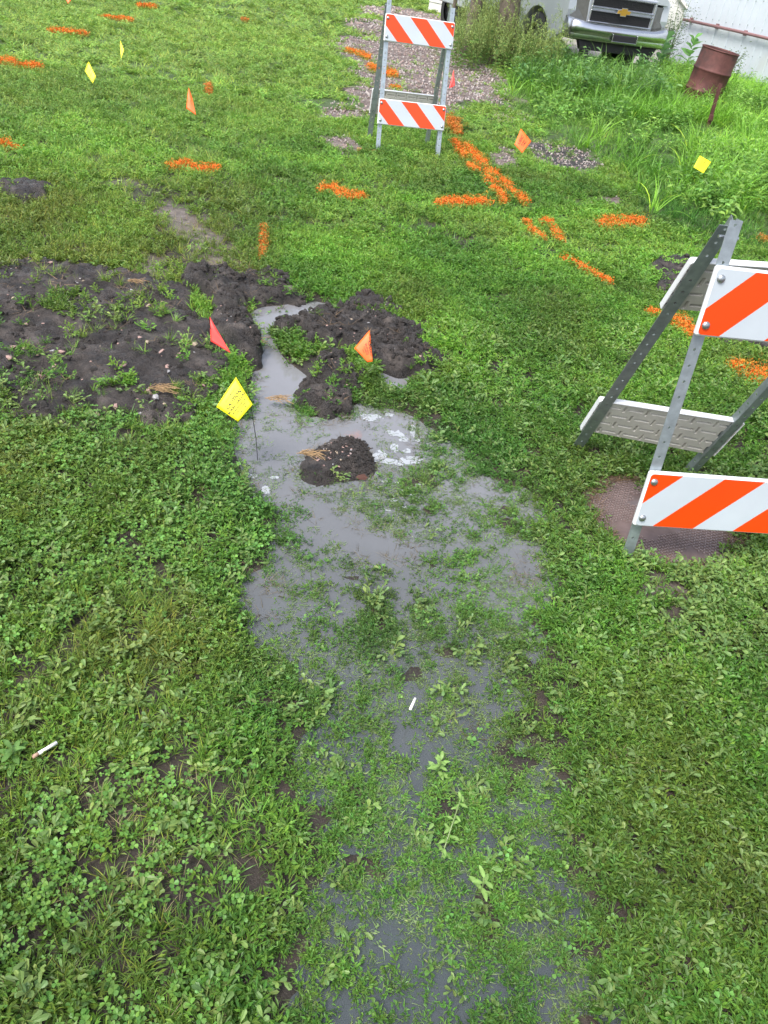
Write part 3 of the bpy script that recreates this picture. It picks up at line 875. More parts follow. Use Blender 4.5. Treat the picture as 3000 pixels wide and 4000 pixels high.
bands = [(.35, 3.2, 2700, 1.08, 1.0), (3.2, 5.2, 1500, 1.3, 1.0), (5.2, 9.0, 620, 1.9, 1.0), (9.0, 15.0, 210, 3.0, 1.0), (15.0, 34.0, 60, 5.0, 1.0)]
acc = {k: [] for k in ('knot', 'tuft', 'clov', 'float', 'broad', 'tall', 'med', 'seed', 'straw', 'leafy')}
def push(key, x, y, z, s, t, tilt=.35):
    n = len(x)
    if n == 0: return
    rot = np.stack([rng.uniform(-tilt, tilt, n), rng.uniform(-tilt, tilt, n), rng.uniform(0, 6.283, n)], -1)
    acc[key].append((np.stack([x, y, z], -1), rot, s, t))

for ylo, yhi, dens, sc, kf in bands:
    x, y, dx, dy = candidates(dens, ylo, yhi)
    n = len(x); u = rng.random(n)
    soil = look(M_soil, x, y); pool = look(M_pool, x, y); wet = np.clip(look(M_wetv, x, y) + (fbm(x, y, 8, 3, 141) - .5) * .5 * (look(M_wetv, x, y) > .03), 0, 1); keep = look(M_keep, x, y, 1.0)
    grav = look(M_grav, x, y); worn = look(M_worn, x, y) * np.clip((fbm(x, y, 6, 3, 261) - .3) * 4, .2, 1)
    if yhi > 9:
        g2 = np.zeros(n, bool)
        for p in far_grav[:3]: g2 |= pip(x + (fbm(x, y, 1.2, 3, 4) - .5) * .9, y + (fbm(x, y, 1.2, 3, 9) - .5) * 1.2, p)
        g2 |= pip(x, y, yard)
        grav = np.maximum(grav, g2 * np.clip((fbm(x, y, 2.5, 3, 251) - .2) * 4, .75, 1))
    patchy = np.clip((fbm(x, y, 7, 3, 111) - .36) * 7, .12, 1)
    # inside wet ground the grass stands in islands
    isl = np.clip((fbm(x, y, 6.5, 3, 131) - .47) * 9, 0, 1)
    low = np.clip((dy - 1350) / 300, 0, 1)
    pw = np.clip(.32 + .66 * isl, 0, 1) * (1 - low) + (.52 + .24 * isl) * low
    sg = np.clip((fbm(x, y, 7, 3, 161) - .55) * 9, 0, .24) + .02
    P = keep * (1 - (1 - sg) * np.clip(soil * 1.3, 0, 1)) * (1 - .94 * np.clip(grav * 1.3, 0, 1)) * (1 - .85 * worn)
    P = P * (.55 + .45 * patchy)
    P = P * (1 - wet) + P * pw * wet
    P = P * (1 - np.clip(pool * 1.6, 0, 1) * .97)
    pd = cap_dist(dx + (fbm(dx, dy, .12, 2, 5) - .5) * 10, dy + (fbm(dx, dy, .2, 2, 15) - .5) * 8)
    P = np.where(pd < .85, P * .22, P)
    dman = np.hypot(x - MANC[0], y - MANC[1])
    P = np.where(dman < MANR - .02 + (fbm(x, y, 9, 2, 3) - .5) * .12, 0, P)
    tall = pip(x + (fbm(x, y, 2, 2, 7) - .5) * .7, y + (fbm(x, y, 2, 2, 8) - .5) * .9, tall_poly)
    ok = (u < P)
    z = height(x, y) + .028 * np.clip(soil * 1.5 - .3, 0, 1)
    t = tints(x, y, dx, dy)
    wt_ = (.8 * np.clip(wet, 0, 1))[:, None]
    t = t * (1 - wt_) + (t * np.array([.72, .80, .85]) + np.array([.014, .022, .02])) * wt_
    # what grows where
    clz = np.clip((560 - dx) / 150, 0, 1) * np.clip((dy - 860) / 60, 0, 1)
    clz *= np.where((dy > 1350) & (dy < 1640), .35, 1.0)
    clz = np.maximum(clz * np.clip((fbm(x, y, 9, 3, 151) - .46) * 6, .12, .55), .015)
    clz = np.clip(np.where((np.abs(dx - 500) < 70) & (dy > 850) & (dy < 1350), clz + .2, clz), 0, .6)
    grz = np.clip((fbm(x, y, 3.1, 3, 171) - .46) * 5, .08, .8) * np.where(dx < 560, 1.0, .5)
    grz = np.where(dy < 560, np.maximum(grz, .55), grz)
    bz = np.clip((dx - 1330 - np.clip(1180 - dy, 0, 300) * .2) / 150, 0, 1) * np.clip((dy - 1000) / 50, 0, 1) * np.clip((1480 - dy) / 80, 0, 1) * .62
    bz = np.maximum(bz, .07 * (dy > 700) * (wet < .5) + .03 * (dy > 700))
    q = rng.random(n)
    isC = q < clz * (ylo < 5)
    isB = ~isC & (rng.random(n) < bz) & (ylo < 5)
    isG = ~isC & ~isB & (rng.random(n) < grz * np.where(wet > .5, .35, 1.0))
    isK = ~isC & ~isB & ~isG
    s = sc * rng.uniform(.75, 1.25, n)
    small = np.where(wet > .5, .66, 1.0)
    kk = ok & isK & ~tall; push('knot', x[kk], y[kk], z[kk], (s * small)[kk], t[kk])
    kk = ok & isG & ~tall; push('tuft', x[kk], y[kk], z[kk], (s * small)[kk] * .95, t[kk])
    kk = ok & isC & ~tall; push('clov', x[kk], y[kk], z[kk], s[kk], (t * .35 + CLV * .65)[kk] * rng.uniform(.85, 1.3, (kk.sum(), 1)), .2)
    kk = ok & isB & ~tall; push('broad', x[kk], y[kk], z[kk], s[kk], (t * .4 + np.array([.22, .32, .11]) * .6)[kk])
    # flattened pale leaves lying on the water
    if ylo < 5:
        fl = (wet > .35) & (rng.random(n) < .98 * (1 - np.clip(pool * 1.5, 0, 1) * .72)) & (soil < .3)
        fl &= rng.random(n) < np.clip((fbm(x, y, 5, 3, 191) - .3) * 4, .2, 1)
        tt = np.clip(PALE[None] * rng.uniform(.35, 1.1, (n, 1)) * .55 + t * .4, 0, 1)
        push('float', x[fl], y[fl], WZ + np.where(rng.random(fl.sum()) < .5, -.0028, .001), s[fl] * rng.uniform(.6, 1.0, fl.sum()), tt[fl], .05)
        th = (rng.random(n) < .05) & (wet < .4) & (soil < .2) & (pool < .1) & ~tall
        push('straw', x[th], y[th], z[th] + .008, s[th] * .9, np.tile([.24, .21, .11], (th.sum(), 1)) * rng.uniform(.5, 1.4, (th.sum(), 1)), .3)
        bank = (pool > .12) & (pool < .9) & (rng.random(n) < .22)
        push('straw', x[bank], y[bank], np.full(bank.sum(), WZ + .002), s[bank] * .8, np.tile([.17, .14, .08], (bank.sum(), 1)) * rng.uniform(.5, 1.3, (bank.sum(), 1)), .1)
        st = (keep < .7) & (rng.random(n) < .05) & (wet < .5)
        push('straw', x[st], y[st], z[st] + .004, s[st], np.tile([.20, .15, .09], (st.sum(), 1)) * rng.uniform(.6, 1.3, (st.sum(), 1)))
        st = (soil > .6) & (rng.random(n) < .012)
        push('straw', x[st], y[st], z[st] + .045, s[st], np.tile([.24, .16, .09], (st.sum(), 1)) * rng.uniform(.6, 1.3, (st.sum(), 1)))
    # tall growth on the right
    kk = tall & (grav < .5) & (rng.random(n) < .30)
    push('med', x[kk], y[kk], z[kk], rng.uniform(.6, 1.2, kk.sum()) * (1 + .2 * (ylo > 8)), np.clip(t[kk] * np.array([.7, .8, .8]), 0, 1))

x, y, dx, dy = candidates(135, 4.2, 20, .2)
e = np.clip((fbm(x, y, 1.1, 3, 201) - .36) * 5, 0.05, 1)
depth_in = pip(x - .5, y - .2, tall_poly) | pip(x - .9, y, tall_poly)
kk = pip(x, y, tall_poly) & (rng.random(len(x)) < e) & ~pip(x, y, yard)
kk &= (depth_in | (rng.random(len(x)) < .25))
STK0 = G(2763, 508)
kk &= ~((np.abs(x - STK0[0] + (STK0[1] - y) * .27) < .34) & (y < STK0[1] + .1) & (y > STK0[1] - 1.5))
kk &= ~((x > 1.0) & (x < 3.6) & (y > 15.0) & (y < 21))
DR0 = G(2797, 190, .87); DR0 = CAM + (DR0 - CAM) * 1.13
kk &= ~((np.abs(x - DR0[0] + (DR0[1] - y) * .27) < .42) & (y < DR0[1] + .3) & (y > DR0[1] - 2.0) & (rng.random(len(x)) < .85))
kk &= ~(pip(x, y, seedy_poly) & (rng.random(len(x)) < .6))
sc_ = rng.uniform(.6, 1.3, len(x)) * np.where(y < 6.5, .65, 1.0)
a = np.clip(fbm(x, y, .9, 3, 211) * 2.4 - .7, 0, 1)[:, None]
tt = (np.array([.12, .29, .03]) * (1 - a) + np.array([.24, .48, .05]) * a) * rng.uniform(.8, 1.2, (len(x), 1))
lf_ = fbm(x, y, 1.4, 3, 231) > .57
push('tall', x[kk & ~lf_], y[kk & ~lf_], height(x, y)[kk & ~lf_], sc_[kk & ~lf_] * .9, tt[kk & ~lf_], .2)
kl = kk & (lf_ | (rng.random(len(x)) < .12))
push('leafy', x[kl] + .06, y[kl] + .04, height(x, y)[kl], sc_[kl] * 1.05, (tt[kl] * np.array([1.1, 1.0, 1.8])), .25)
nn_ = 300; xx = rng.uniform(.9, 3.15, nn_); yy = rng.uniform(12.9, 15.0, nn_); yy = np.where(xx > 2.9, yy + 1.2, yy)
lf2 = rng.random(nn_) < .35
push('tall', xx[~lf2], yy[~lf2], height(xx, yy)[~lf2], rng.uniform(1.1, 1.55, (~lf2).sum()), np.array([.14, .29, .05]) * rng.uniform(.7, 1.3, ((~lf2).sum(), 1)), .2)
push('leafy', xx[lf2], yy[lf2], height(xx, yy)[lf2], rng.uniform(1.2, 1.9, lf2.sum()), np.array([.15, .30, .09]) * rng.uniform(.7, 1.3, (lf2.sum(), 1)), .2)
x, y, dx, dy = candidates(200, 9, 24, .1)
kk = pip(x + (fbm(x, y, 1, 2, 5) - .5) * .8, y, seedy_poly) & (rng.random(len(x)) < np.clip((fbm(x, y, 1.3, 2, 221) - .25) * 3, .15, 1)) & ~((x > .9) & (y > 14.9 + (x - 1) * .2))
kk &= (x < 1.6) | (rng.random(len(x)) < .5)
sh_ = np.where(x < 1.6, 1.0, .75)
push('seed', x[kk], y[kk], height(x, y)[kk], rng.uniform(.75, 1.2, kk.sum()) * sh_[kk], np.tile([.185, .27, .09], (kk.sum(), 1)) * rng.uniform(.75, 1.3, (kk.sum(), 1)), .12)

NAMES = {'knot': ('ground_cover_weeds', P_knot, 'low small leaved creeping weeds covering the lawn'), 'tuft': ('lawn_grass', P_tuft, 'short green lawn grass tufts'),
         'clov': ('clover_cover', P_clov, 'three leaved clover spreading over the left of the lawn'), 'float': ('flattened_wet_grass', P_float, 'pale flattened grass lying on the puddle water'),
         'broad': ('broadleaf_weeds', P_broad, 'pale broad leaved weeds round the manhole'), 'tall': ('tall_grass', P_tall, 'tall bright green arching grass at the right'),
         'leafy': ('leafy_weeds', P_leafy, 'knee high leafy green weeds mixed through the tall grass'), 'med': ('rough_grass', P_med, 'knee high rough grass under the tall blades'), 'seed': ('seeding_weeds', P_seed, 'yellow brown seeding weeds in front of the truck'),
         'straw': ('dead_grass', P_straw, 'brown dead grass bits on bare soil')}
tot = 0
for k, lst in acc.items():
    pts = np.concatenate([a[0] for a in lst]); rot = np.concatenate([a[1] for a in lst]); scl = np.concatenate([a[2] for a in lst]); tin = np.concatenate([a[3] for a in lst])
    nm, pr, lab = NAMES[k]
    gn_scatter(nm, pts, rot, scl, tin, rng.integers(0, len(pr), len(pts)), pr, lab, k in ('knot', 'tuft'))
    tot += len(pts); print('scatter', nm, len(pts))

# soil clods and crumbs on the heaps
cp, cs = [], []
for key, dn in (('patch', 900), ('clod_a', 3500), ('clod_b', 3500), ('ridge', 3500), ('heap', 5000), ('lump', 4500), ('mound', 12000), ('spoil', 1500), ('hole', 900), ('spoil_b', 900)):
    o, zf, poly = HEAPS[key]; lo = poly.min(0) - .06; hi = poly.max(0) + .06
    n = int(dn * np.prod(hi - lo)); x = rng.uniform(lo[0], hi[0], n); y = rng.uniform(lo[1], hi[1], n); z, s = zf(x, y)
    ok = (s > .25) & (rng.random(n) < np.clip((fbm(x, y, 11, 3, 401) - .38) * 6, .08, 1))
    r = .0025 + rng.pareto(1.7, n) * .0034; r = np.clip(r, .002, .019 if key not in ('mound', 'patch') else (.007 if key == 'mound' else .016))
    cp.append(np.stack([x, y, z + r * .1], -1)[ok]); cs.append(r[ok])
cp = np.concatenate(cp); cs = np.concatenate(cs)
gn_scatter('soil_crumbs', cp, rng.uniform(0, 6.28, (len(cp), 3)), cs, np.ones((len(cp), 3)), rng.integers(0, 5, len(cp)), [clod(k) for k in range(5)], 'black soil crumbs and clods on the heaps')
# gravel
cp, cs = [], []
for p, dn, r0 in [(far_grav[0], 260, .014), (far_grav[1], 120, .022), (far_grav[2], 90, .026)] + [(q, 700, .009) for q in far_grav[3:]]:
    lo = p.min(0) - .2; hi = p.max(0) + .2; n = int(dn * np.prod(hi - lo)); x = rng.uniform(lo[0], hi[0], n); y = rng.uniform(lo[1], hi[1], n)
    ok = pip(x + rng.normal(0, .06, n), y + rng.normal(0, .08, n), p); cp.append(np.stack([x, y, height(x, y) + (.03 if r0 > .02 else (.02 if r0 > .01 else .01))], -1)[ok]); cs.append((r0 * rng.uniform(.4, 1.3, n))[ok])
cp = np.concatenate(cp); cs = np.concatenate(cs)
peb = []
for k in range(6):
    me = rock_mesh('pebble', 200 + k); me.materials.append([simple('pebble_pink', (.33, .245, .22), .7, 0, .25, 3), simple('pebble_pale', (.43, .38, .35), .7, 0, .2, 3), simple('pebble_grey', (.26, .23, .22), .7, 0, .3, 3)][k % 3]); peb.append(bpy.data.objects.new('pebble', me))
gn_scatter('loose_gravel', cp, rng.uniform(0, 6.28, (len(cp), 3)), cs, np.ones((len(cp), 3)), rng.integers(0, 6, len(cp)), peb, 'loose pinkish gravel on the track')

# ------------------------------------------------------------------ spray painted grass marks
for segs, lab in MARKS:
    rd = random.Random(len(lab) * 7 + int(segs[0][0]))
    l = Leafy(rd); tin = []
    faint = 'faint' in lab or 'rusty' in lab or 'faded' in lab
    for (x1, y1, x2, y2, w) in segs:
        a = G(x1 * K, y1 * K); b = G(x2 * K, y2 * K); c = G((x1 + x2) / 2 * K, ((y1 + y2) / 2 + w) * K); c0 = G((x1 + x2) / 2 * K, ((y1 + y2) / 2 - w) * K)
        area = (math.dist(a[:2], b[:2]) + w / abs(x2 - x1 + 1) * .5) * math.dist(c[:2], c0[:2])
        dist = max(1, project(*[np.array([v]) for v in ((a + b) / 2)])[2][0]); ls = 1.0 + max(0, dist - 4) * .16
        nl = int(min(6500, area * 1.6 / (.5 * .013 * ls * .0048 * ls))) * (.50 if faint else 1.15)
        for _ in range(int(nl / 6)):
            t = rd.random(); an = rd.uniform(0, 6.28); rr = w * min(1.7, abs(rd.gauss(0, .78)))
            X = x1 + (x2 - x1) * t + rr * math.cos(an); Y = y1 + (y2 - y1) * t + rr * math.sin(an)
            X += (float(vnoise(X, Y, .15, 5)) - .5) * w * .9; Y += (float(vnoise(X, Y, .15, 9)) - .5) * w * .9
            if float(vnoise(X, Y, .25 if w > 6 else .5, 33)) < .28: continue
            P = G(X * K, Y * K); h = float(height(P[0], P[1])); P = (P[0], P[1], max(h, WZ))
            for j in range(6):
                az = rd.uniform(0, 6.28); e = rd.uniform(.1, 1.2); k0 = len(l.V)
                q = (P[0] + rd.uniform(-.016, .016) * ls, P[1] + rd.uniform(-.016, .016) * ls, P[2] + rd.uniform(.006, .030) * min(ls, 1.8))
                l.leaf(q, (math.cos(az) * math.cos(e), math.sin(az) * math.cos(e), math.sin(e)), .013 * ls * rd.uniform(.7, 1.4), .0048 * ls * rd.uniform(.7, 1.2), .2, .2)
                v = rd.random()
                pf = min(1, max(0, 1.4 - .8 * rr / w)) * rd.uniform(.75, 1); cc = (.93, .185, .014) if v < .5 else ((.82, .14, .012) if v < .68 else ((.96, .30, .05) if v < .84 else (.20, .28, .04))); cc = tuple(p * pf + q2 * (1 - pf) for p, q2 in zip(cc, (.17, .30, .04)))
                if faint: cc = tuple(.55 * p + .45 * q2 for p, q2 in zip(cc, (.35, .17, .04)))
                tin += [cc] * (len(l.V) - k0)
    o = mesh_obj('paint_mark', l.V, l.F, M['paint'], None, False, {'shade': np.array(l.S) * .5 + .5, 'tint': np.array(tin)})
    tag(o, lab, 'paint mark', 'orange spray paint marks on the grass')

# ------------------------------------------------------------------ white see-through patches on the puddle
fv, ff = [], []
BL = [(1070,800,52,24),(1195,900,52,20),(1250,932,34,14),(1300,880,18,40),(1265,1000,22,14),(1100,1032,36,34),(1190,985,26,26),(1150,1060,55,16),(1285,1058,66,24),(1165,786,34,10),(1330,940,14,10),(1225,1080,30,10),
      (430,1232,22,24),(352,1150,34,12),(482,1156,26,7),(1010,790,20,8),(1210,1190,34,7),(1250,1230,22,9),(1180,1290,28,8),(1300,1260,30,7),(1240,1330,20,8),(1160,1350,26,6),(1130,1180,20,6),(1330,1200,18,5)]
res = .003
for bx_, by_, ra, rb in BL:
    cx, cy = 750 + bx_ * .663, 1100 + by_ * .663; rw, rh = ra * .663, rb * .663
    p = G([cx - rw * 1.6, cx + rw * 1.6, cx, cx], [cy, cy, cy - rh * 1.7, cy + rh * 1.7], WZ)[:, :2]; lo = p.min(0); hi = p.max(0)
    xs = np.arange(lo[0], hi[0], res); ys = np.arange(lo[1], hi[1], res); X, Y = np.meshgrid(xs, ys, indexing='ij')
    qx, qy, _ = project(X, Y, np.full(X.shape, WZ))
    e_ = ((qx - cx) / rw) ** 2 + ((qy - cy) / rh) ** 2
    e_ = e_ + (fbm(X, Y, 35, 3, 7) - .5) * 2.2 + (fbm(X, Y, 90, 2, 9) - .5) * .8
    hole = np.abs(fbm(X, Y, 40, 2, 303) - .5) < .022
    ins = (e_ < .95) & ~hole
    for i in range(X.shape[0] - 1):
        for j in np.nonzero(ins[i, :-1])[0]:
            n0 = len(fv)
            for a, b in ((0, 0), (1, 0), (1, 1), (0, 1)): fv.append((xs[i] + a * res, ys[j] + b * res, WZ + .0015))
            ff.append((n0, n0 + 1, n0 + 2, n0 + 3))
foam = mesh_obj('water_foam', fv, ff, M['foam'])
tag(foam, 'white patches lying on the puddle', None, None, 'stuff')

# ------------------------------------------------------------------ barricades
def rot_x(a):
    c, s = math.cos(a), math.sin(a); return np.array([[1, 0, 0], [0, c, -s], [0, s, c]])
IN = .0254

def angle_leg(L, flip, mirror, W=1.5 * IN):
    """perforated steel angle along +z, face in the xz plane, flange towards +y"""
    m = MB(); n = int(L / IN)
    def strip(f):
        for k in range(n):
            z0 = k * L / n; z1 = z0 + L / n; zc = (z0 + z1) / 2
            outer = [(-W / 2, z0), (0, z0), (W / 2, z0), (W / 2, zc), (W / 2, z1), (0, z1), (-W / 2, z1), (-W / 2, zc)]
            if k % 2 == 0 or k % 5 == 1:
                m.add([f(a, b) for a, b in outer], [tuple(range(8))])
            else:
                r = .0048
                inner = [(-r * .7, zc - r * .7), (0, zc - r), (r * .7, zc - r * .7), (r, zc), (r * .7, zc + r * .7), (0, zc + r), (-r * .7, zc + r * .7), (-r, zc)]
                m.add([f(a, b) for a, b in outer + inner], [(i, (i + 1) % 8, (i + 1) % 8 + 8, i + 8) for i in range(8)])
    strip(lambda a, b: (a, 0, b))
    sx = mirror * W / 2
    strip(lambda a, b: (sx, a + W / 2, b))
    return m

def thick(o, t, off=0):
    md = o.modifiers.new('thickness', 'SOLIDIFY'); md.thickness = t; md.offset = off
    return o

def back_board(W, H):
    """moulded plastic board with grooves on its -y face"""
    nx_, nz_ = 190, 64
    xs = np.linspace(-W / 2, W / 2, nx_); zs = np.linspace(0, H, nz_); X, Z = np.meshgrid(xs, zs, indexing='ij')
    D = np.zeros(X.shape); gw = .0055
    px_, pz = .098, .050
    for r in range(-1, 6):
        for c in range(-5, 6):
            cx = c * px_ + (r % 2) * px_ * .5 + .01; cz = r * pz + .022
            D = np.maximum(D, ((np.abs(X - cx) < .032) & (np.abs(Z - cz) < gw * .8)).astype(float))
            D = np.maximum(D, ((np.abs(X - cx - .049) < gw * .8) & (np.abs(Z - cz) < .018)).astype(float))
    rim = (np.abs(X) > W / 2 - .006) | (Z > H - .006)
    Yf = -.010 + D * .010 - rim * .005
    idx = np.arange(X.size).reshape(X.shape)
    q = np.stack([idx[:-1, :-1], idx[1:, :-1], idx[1:, 1:], idx[:-1, 1:]], -1).reshape(-1, 4).tolist()
    V = np.stack([X, Yf, Z], -1).reshape(-1, 3).tolist(); n = len(V)
    V += [(-W / 2, .010, 0), (W / 2, .010, 0), (W / 2, .010, H), (-W / 2, .010, H)]
    b0 = idx[:, 0].tolist(); b1 = idx[:, -1].tolist(); c0 = idx[0, :].tolist(); c1 = idx[-1, :].tolist()
    q += [(n, n + 3, n + 2, n + 1), tuple(b0[::-1] + [n, n + 1][::1]), tuple(b1 + [n + 2, n + 3]), tuple(c0 + [n + 3, n]), tuple(c1[::-1] + [n + 1, n + 2])]
    return V, q

def barricade(loc, yaw, lean, lean2, s_low, s_up, L, g, stripes, rear_s, label, rear_k, rear_feet=None):
    W, H = 24 * IN, 8 * IN
    root = empty('barricade', loc, yaw, label, 'barricade', 'folding road barricades')
    Rf = rot_x(-lean)
    top = np.array([0, math.sin(lean) * L, math.cos(lean) * L])
    Rr = rot_x(lean2)     # rear leg: from foot up to the hinge, leaning back towards the front
    foot = top + rear_k * np.array([0, math.sin(lean2), -math.cos(lean2)]) * (top[2] / math.cos(lean2))
    Lr = np.linalg.norm(top - foot)
    feet = {}
    for sx in (-1, 1):
        f = np.array(foot) + np.array([sx * g, 0, 0])
        if rear_feet is not None:
            q = G(*rear_feet[sx]) - np.array(loc); c_, s2_ = math.cos(-yaw), math.sin(-yaw); f = np.array([c_ * q[0] - s2_ * q[1], s2_ * q[0] + c_ * q[1], -.01])
        feet[sx] = f
    def rear_frame(sx):
        t_ = top + np.array([sx * g, .016, 0]); ez = t_ - feet[sx]; Lr_ = np.linalg.norm(ez); ez = ez / Lr_
        ex = np.array([1.0, 0, 0]); ey = np.cross(ez, ex); ey /= np.linalg.norm(ey); ex = np.cross(ey, ez)
        return np.stack([ex, ey, ez], 1), Lr_
    def rear_pt(x, y, s_):
        P = []
        for sx in (-1, 1):
            Rm, Lr_ = rear_frame(sx); P.append(feet[sx] + Rm[:, 2] * s_ + Rm[:, 1] * y)
        w_ = (x + g) / (2 * g)
        return P[0] * (1 - w_) + P[1] * w_
    for sx in (-1, 1):
        m = angle_leg(L, 0, -sx)
        V = (np.array(m.V)) @ Rf.T + np.array([sx * g, .003, 0])
        thick(mesh_obj('leg', V, m.F, M['galv'], root), .0022)
        Rm, Lr_ = rear_frame(sx)
        m = angle_leg(Lr_ - .035, 0, -sx, (1.85 if sx < 0 else 1.3) * IN)
        V = np.array(m.V) @ Rm.T + feet[sx] + Rm[:, 1] * .012
        thick(mesh_obj('leg', V, m.F, M['galvd'], root), .0022)
        hb = MB(); hb.tube([(sx * (g - .03), top[1] + .012, top[2] - .05), (sx * (g + .03), top[1] + .012, top[2] - .05)], .005, 8)
        hb.build('hinge_bolt', M['bolt'], root)
    for s_, (off, sgn) in ((s_up, stripes[0]), (s_low, stripes[1])):
        m = MB(); m.box((0, -.012, H / 2), (W, .020, H), None, .006)
        V = np.array(m.V) @ Rf.T + Rf @ np.array([0, 0, s_])
        b = mesh_obj('board', V, m.F, M['plastic'], root)
        # sheeting: its own object space has x along the board and z up, origin at the board's lower left corner
        m2 = MB(); q = .006; r = .012
        pts = []
        for cx, cz, a0 in ((W - q - r, H - q - r, 0), (q + r, H - q - r, 90), (q + r, q + r, 180), (W - q - r, q + r, 270)):
            for k in range(5): pts.append((cx + r * math.cos(R(a0 + k * 22.5)), cz + r * math.sin(R(a0 + k * 22.5))))
        m2.prism(pts, -.0012, 0)
        sh = mesh_obj('reflective_sheeting', m2.V, m2.F, stripe_mat('stripes_%.3f_%.0f' % (off, sgn), off, sgn, (.50, .55, .59), (.80, .062, .003)), b)
        P = Rf @ np.array([-W / 2, -.0226, s_])
        sh.location = P; sh.rotation_euler = (-lean, 0, 0)
        for bx in (-1, 1):
            for bz in (.034, H - .034):
                mb = MB(); n = 14; c = Rf @ np.array([bx * (g + .004), -.0235, s_ + bz])
                prof = [(.0125, 0), (.012, .003), (.009, .0062), (.004, .0078), (.0001, .008)]
                mb.lathe(prof, n); V = np.array(mb.V) @ rot_x(R(90)).T @ np.eye(3); V = V @ Rf.T + c
                mesh_obj('bolt', V, mb.F, M['bolt'], root, True)
    for s_ in rear_s:
        V, q = back_board(W, H)
        V = np.array([rear_pt(v[0], v[1] + .030, s_ + v[2]) for v in V])
        bb = mesh_obj('rear_board', V, q, [M['plasticback'], M['plastic']], root)
        for p in bb.data.polygons:
            if len(p.vertices) > 4: p.material_index = 1
        tr = MB(); tr.box((0, .026, H + .0025), (W, .024, .005), None, .002); tr.box((-W / 2 - .0025, .026, H / 2), (.005, .024, H), None, .002); tr.box((W / 2 + .0025, .026, H / 2), (.005, .024, H), None, .002)
        V = np.array([rear_pt(v[0], v[1], s_ + v[2]) for v in tr.V])
        mesh_obj('rear_board_rim', V, tr.F, M['plastic'], root)
    return root

near = barricade((1.12569, 2.30484, .0), .1756, .1103, .478, .150, .805, 1.129, .2784,
    [(-3.0 * IN, 1), (2.4 * IN, 1)], (.15, .87),
    'near striped barricade on the right, standing over the manhole cover', 1.0, {-1: (2246, 1768), 1: (2692, 1866)})
far = barricade((-.3203, 7.76, .02), .2924, .2298, .13, .2089, .8454, 1.1566, .2784,
    [(4.8 * IN, -1), (4.1 * IN, -1)], (.22,),
    'far striped barricade at the end of the gravel track', 1.0)

# ------------------------------------------------------------------ marking flags
def text_mesh(body, size):
    cu = bpy.data.curves.new('t', 'FONT'); cu.body = body; cu.size = size; cu.align_x = 'CENTER'; cu.align_y = 'CENTER'
    if hasattr(cu, 'offset'): cu.offset = size * .03
    cu.resolution_u = 2
    o = bpy.data.objects.new('t', cu); col.objects.link(o)
    dg = bpy.context.evaluated_depsgraph_get(); me = bpy.data.meshes.new_from_object(o.evaluated_get(dg))
    V = np.array([v.co[:] for v in me.vertices]); Fc = [tuple(p.vertices) for p in me.polygons]
    bpy.data.objects.remove(o); bpy.data.curves.remove(cu)
    return V, Fc

def flag(corners, h, base_px, mat, label, text=None, curl=.12, up=(0, 1), attach=None, dz=(0, 0, 0, 0), n=10):
    """corners: photo px of the cloth, in order round the cloth; h: height of its middle above the ground; wire runs from base_px"""
    c = np.mean(corners, 0); Pc = G(c[0], c[1], h); zc = (Pc - CAM) @ _fw
    P = [at_depth(a, b, zc + d) for (a, b), d in zip(corners, dz)]
    if len(P) == 3: P.append((P[2] + P[0]) / 2)
    bp = G(*base_px); bp[2] = float(height(bp[0], bp[1])) - .03
    root = empty('marking_flag', (bp[0], bp[1], 0), 0, label, 'flag', 'marking flags on wire stakes')
    off = np.array([bp[0], bp[1], 0]); P = [p - off for p in P]
    nrm = np.cross(P[1] - P[0], P[3] - P[0]); nrm /= np.linalg.norm(nrm)
    if nrm @ (CAM - off - P[0]) < 0: nrm = -nrm
    size = np.linalg.norm(P[1] - P[0])
    def srf(u, v):
        p = (P[0] * (1 - u) + P[1] * u) * (1 - v) + (P[3] * (1 - u) + P[2] * u) * v
        return p + nrm * size * curl * (math.sin(u * 4.2 + .4) * .5 + .5 * math.sin(v * 3.3 + 1)) * .5
    V = [srf(i / n, j / n) for i in range(n + 1) for j in range(n + 1)]
    Fc = [(i * (n + 1) + j, (i + 1) * (n + 1) + j, (i + 1) * (n + 1) + j + 1, i * (n + 1) + j + 1) for i in range(n) for j in range(n)]
    cl = mesh_obj('flag_cloth', V, Fc, mat, root, True); thick(cl, .0006)
    a = np.array(attach if attach is not None else (0, .5))
    A = srf(*a) - nrm * .002
    A0 = srf(min(1, a[0]), 0.02 if a[1] > .3 else .98) - nrm * .002
    b0 = np.array([0, 0, bp[2]])
    w = MB(); mid = (A + b0) / 2 + np.array([.004, .006, 0])
    w.tube([b0, mid, A, A + (A - mid) * .12 / max(.12, np.linalg.norm(A - mid))], .0013, 6)
    w.build('wire', M['wire'], root)
    if text:
        lv, lf = [], []
        for body, tx, ty, sz in text:
            TV, TF = text_mesh(body, sz)
            k = len(lv)
            for x_, y_, _ in TV:
                # text plane coords (0..1) on the cloth: x along `up` rotated
                u0, v0 = tx + x_ * up[0] + y_ * -up[1] * -1 * 0, ty
                uu = tx + (x_ * up[0] - y_ * up[1]); vv = ty + (x_ * up[1] + y_ * up[0])
                vv = 1 - vv
                p = srf(min(.98, max(.02, uu)), min(.98, max(.02, vv)))
                lv.append(p + nrm * .0009)
            lf += [tuple(i + k for i in f) for f in TF]
        mesh_obj('lettering', lv, lf, M['ink'], root)
    return root

